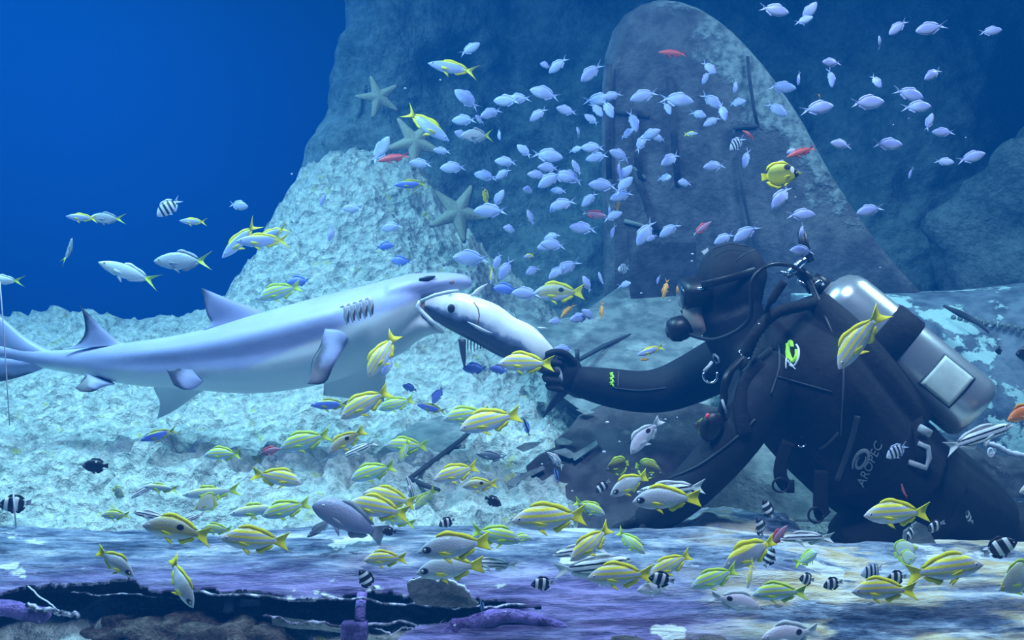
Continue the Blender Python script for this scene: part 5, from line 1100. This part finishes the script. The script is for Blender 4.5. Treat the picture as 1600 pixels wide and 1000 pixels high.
# ---- over the hull
fish('snap', 601, 874, 66, 'L', -2, 5, 2.5, 'small yellow snapper above the violet rib of the hull'); fish('hum', 572, 906, 40, 'L', 55, 30, 2.5, 'black humbug damsel hanging above the violet rib')
fish('bream', 709, 856, 112, 'L', -6, 5, 2.5, 'upper grey bream of two with yellow tail above the torn flap'); fish('bream', 702, 889, 104, 'L', -6, 5, 2.55, 'lower grey bream of two, just above the torn flap')
fish('sgreen', 775, 838, 80, 'R', -8, 10, 2.6, 'pale yellow striped snapper facing the diver beside the upper bream'); fish('sgreen', 812, 842, 40, 'R', 5, 10, 2.7, 'small greenish snapper tail under the big yellow snapper'); fish('wras', 753, 948, 26, 'L', 78, 30, 2.5, 'tiny blue wrasse hanging upright in the hull tear')
fish('grunt', 770, 881, 76, 'L', 2, 5, 2.62, 'black lined grunt low along the hull top behind the breams')
fish('snap', 858, 811, 118, 'L', -2, 5, 2.6, 'large yellow striped snapper with yellow tail before the dark hull fragment'); fish('sgreen', 922, 794, 52, 'R', -22, 15, 2.75, 'small green blue striped snapper behind the large snapper\'s tail')
fish('grunt', 905, 861, 84, 'L', -8, 5, 2.62, 'black lined white grunt behind the tilted snapper'); fish('snap', 924, 851, 84, 'L', -34, 15, 2.5, 'yellow snapper tilted nose down above the grunts'); fish('grunt', 928, 884, 124, 'R', 9, 5, 2.56, 'long black lined grunt lying along the hull under the tilted snapper')
fish('sgreen', 985, 848, 58, 'R', -30, 30, 2.55, 'rounded yellow green snapper beside the diver\'s planted glove'); fish('snap', 1048, 884, 74, 'L', -24, 5, 2.55, 'yellow snapper with raised tail behind a humbug on the hull'); fish('snap', 968, 900, 102, 'L', -2, 5, 2.48, 'dark yellow snapper low over the hull below the grunts')
fish('hum', 1033, 905, 42, 'L', 8, 10, 2.4, 'humbug damsel overlapping the raised tail snapper'); fish('wspot', 1022, 920, 60, 'L', 0, 20, 2.5, 'greyish mauve snapper head low behind the humbug on the hull'); fish('hum', 848, 912, 38, 'L', -6, 5, 2.45, 'humbug damsel alone over the middle of the hull')
# ---- between the diver's arms
fish('wspot', 1007, 682, 70, 'L', -50, 10, 3.0, 'whitish snapper with black tail spot diving below the outstretched arm'); fish('butd', 966, 729, 48, 'L', -10, 20, 3.05, 'dusky butterflyfish of a facing pair, the one nearer the hull fragment'); fish('butd', 1014, 734, 52, 'R', -12, 30, 3.0, 'dusky butterflyfish of a facing pair, the one nearer the diver\'s arm'); fish('butd', 1098, 668, 44, 'L', 20, 35, 3.16, 'dusky yellow edged butterflyfish beside the gauge console')
fish('grunt', 870, 719, 50, 'L', 35, 40, 3.1, 'black lined white grunt turned obliquely before the shredded strips'); fish('wras', 869, 742, 26, 'L', 75, 20, 3.1, 'tiny blue wrasse below the oblique grunt'); fish('hum', 941, 760, 30, 'L', -40, 30, 3.0, 'small humbug damsel beside the pale bream\'s snout')
fish('grunt', 1050, 766, 112, 'L', -2, 5, 2.8, 'white grunt with black lines before the diver\'s planted forearm'); fish('bream', 982, 758, 78, 'L', -18, 35, 2.75, 'pale bream with black eye patch and whitish snout'); fish('bream', 1038, 780, 102, 'L', -4, 5, 2.65, 'grey bream with yellow tail under the white grunt')
# ---- right part of the hull
fish('ybk', 1174, 866, 100, 'L', -22, 10, 2.6, 'grey fish with solid yellow back and tail above the hull'); fish('pur', 1216, 838, 46, 'R', 52, 15, 2.65, 'rosy brown fish nose up behind the yellow backed fish\'s tail')
fish('hum', 1199, 796, 38, 'L', 58, 35, 2.9, 'upper humbug damsel of three before the grey panel'); fish('hum', 1189, 825, 38, 'L', 60, 35, 2.85, 'middle humbug damsel of three before the grey panel'); fish('hum', 1202, 872, 36, 'R', 62, 40, 2.75, 'lowest humbug damsel of three behind the yellow backed fish')
fish('grunt', 1258, 840, 80, 'L', -2, 5, 2.65, 'black lined grunt beside the diver\'s knee'); fish('sgreen', 1263, 872, 54, 'R', 30, 72, 2.6, 'yellow finned snapper turned away under the knee grunt'); fish('hum', 1261, 905, 34, 'L', 10, 30, 2.5, 'dark humbug damsel under the turned away snapper'); fish('hum', 1300, 912, 36, 'L', -10, 25, 2.45, 'blue tinged humbug damsel over the cream hull streaks')
fish('sgreen', 1117, 905, 80, 'L', -18, 5, 2.5, 'faded yellow striped snapper below the yellow backed fish'); fish('snap', 1172, 898, 48, 'L', -50, 62, 2.45, 'bright yellow snapper seen head on over the hull'); fish('sgreen', 1215, 926, 82, 'L', -4, 5, 2.42, 'pale yellow striped snapper over the white hull patch'); fish('wspot', 1150, 940, 78, 'R', -14, 10, 2.42, 'white snapper with black spot facing the knees low over the hull')
fish('snap', 1400, 803, 104, 'L', -2, 5, 2.7, 'vivid yellow striped snapper before the diver\'s dark thigh'); fish('butp', 1412, 862, 58, 'R', 25, 55, 2.6, 'pale yellow butterflyfish turned away beside the metal shard'); fish('butp', 1420, 872, 40, 'R', 15, 70, 2.5, 'smaller yellow butterflyfish close before the pale one')
fish('snap', 1477, 890, 116, 'R', 9, 5, 2.45, 'large yellow snapper facing out over the hull\'s cream end'); fish('snap', 1377, 922, 96, 'L', -2, 5, 2.4, 'yellow striped snapper low over the cream hull streaks')
fish('serg', 1364, 893, 46, 'L', -10, 15, 2.55, 'grey barred sergeant fish above the low yellow snapper'); fish('hum', 1401, 903, 40, 'L', -4, 20, 2.5, 'black and white patched damsel beside the barred sergeant fish'); fish('hum', 1461, 822, 36, 'L', -20, 30, 2.8, 'banded humbug damsel behind the vivid snapper\'s tail'); fish('hum', 1424, 832, 34, 'L', -40, 40, 2.85, 'banded humbug damsel under the vivid snapper\'s belly')
fish('hum', 1562, 856, 56, 'R', 22, 10, 2.55, 'large black and white banded damsel at the diver\'s shin'); fish('hum', 1513, 808, 32, 'L', 40, 55, 2.8, 'small white marked damsel turned obliquely before the diver\'s hip'); fish('butp', 1592, 905, 88, 'L', -20, 20, 2.45, 'large pale butterflyfish over the far cream end of the hull')
fish('serg', 1401, 705, 40, 'L', -30, 10, 3.0, 'blue barred sergeant fish beside the hip lettering'); fish('red', 1411, 766, 26, 'L', 60, 50, 2.95, 'tiny coral red fish above the vivid snapper'); fish('grunt', 1528, 682, 112, 'R', 19, 5, 2.95, 'white grunt with grey lines under the end of the air tank'); fish('orb', 1602, 645, 66, 'L', -20, 10, 3.0, 'bright orange fish beside the air tank\'s end')
fish('snap', 1625, 760, 70, 'L', -14, 5, 2.8, 'pale headed yellow snapper swimming up beside the diver\'s shin'); fish('dom', 1562, 548, 24, 'L', 0, 30, 3.9, 'small dark damselfish before the fuselage patches'); fish('dom', 1603, 553, 42, 'L', 0, 20, 3.8, 'larger black damselfish before the fuselage patches'); fish('snap', 1340, 532, 110, 'L', -54, 10, 3.0, 'yellow striped snapper diving across the air tank')
fish('wspot', 1236, 993, 96, 'L', -4, 5, 2.35, 'white snapper with black spot low before the underside of the hull')
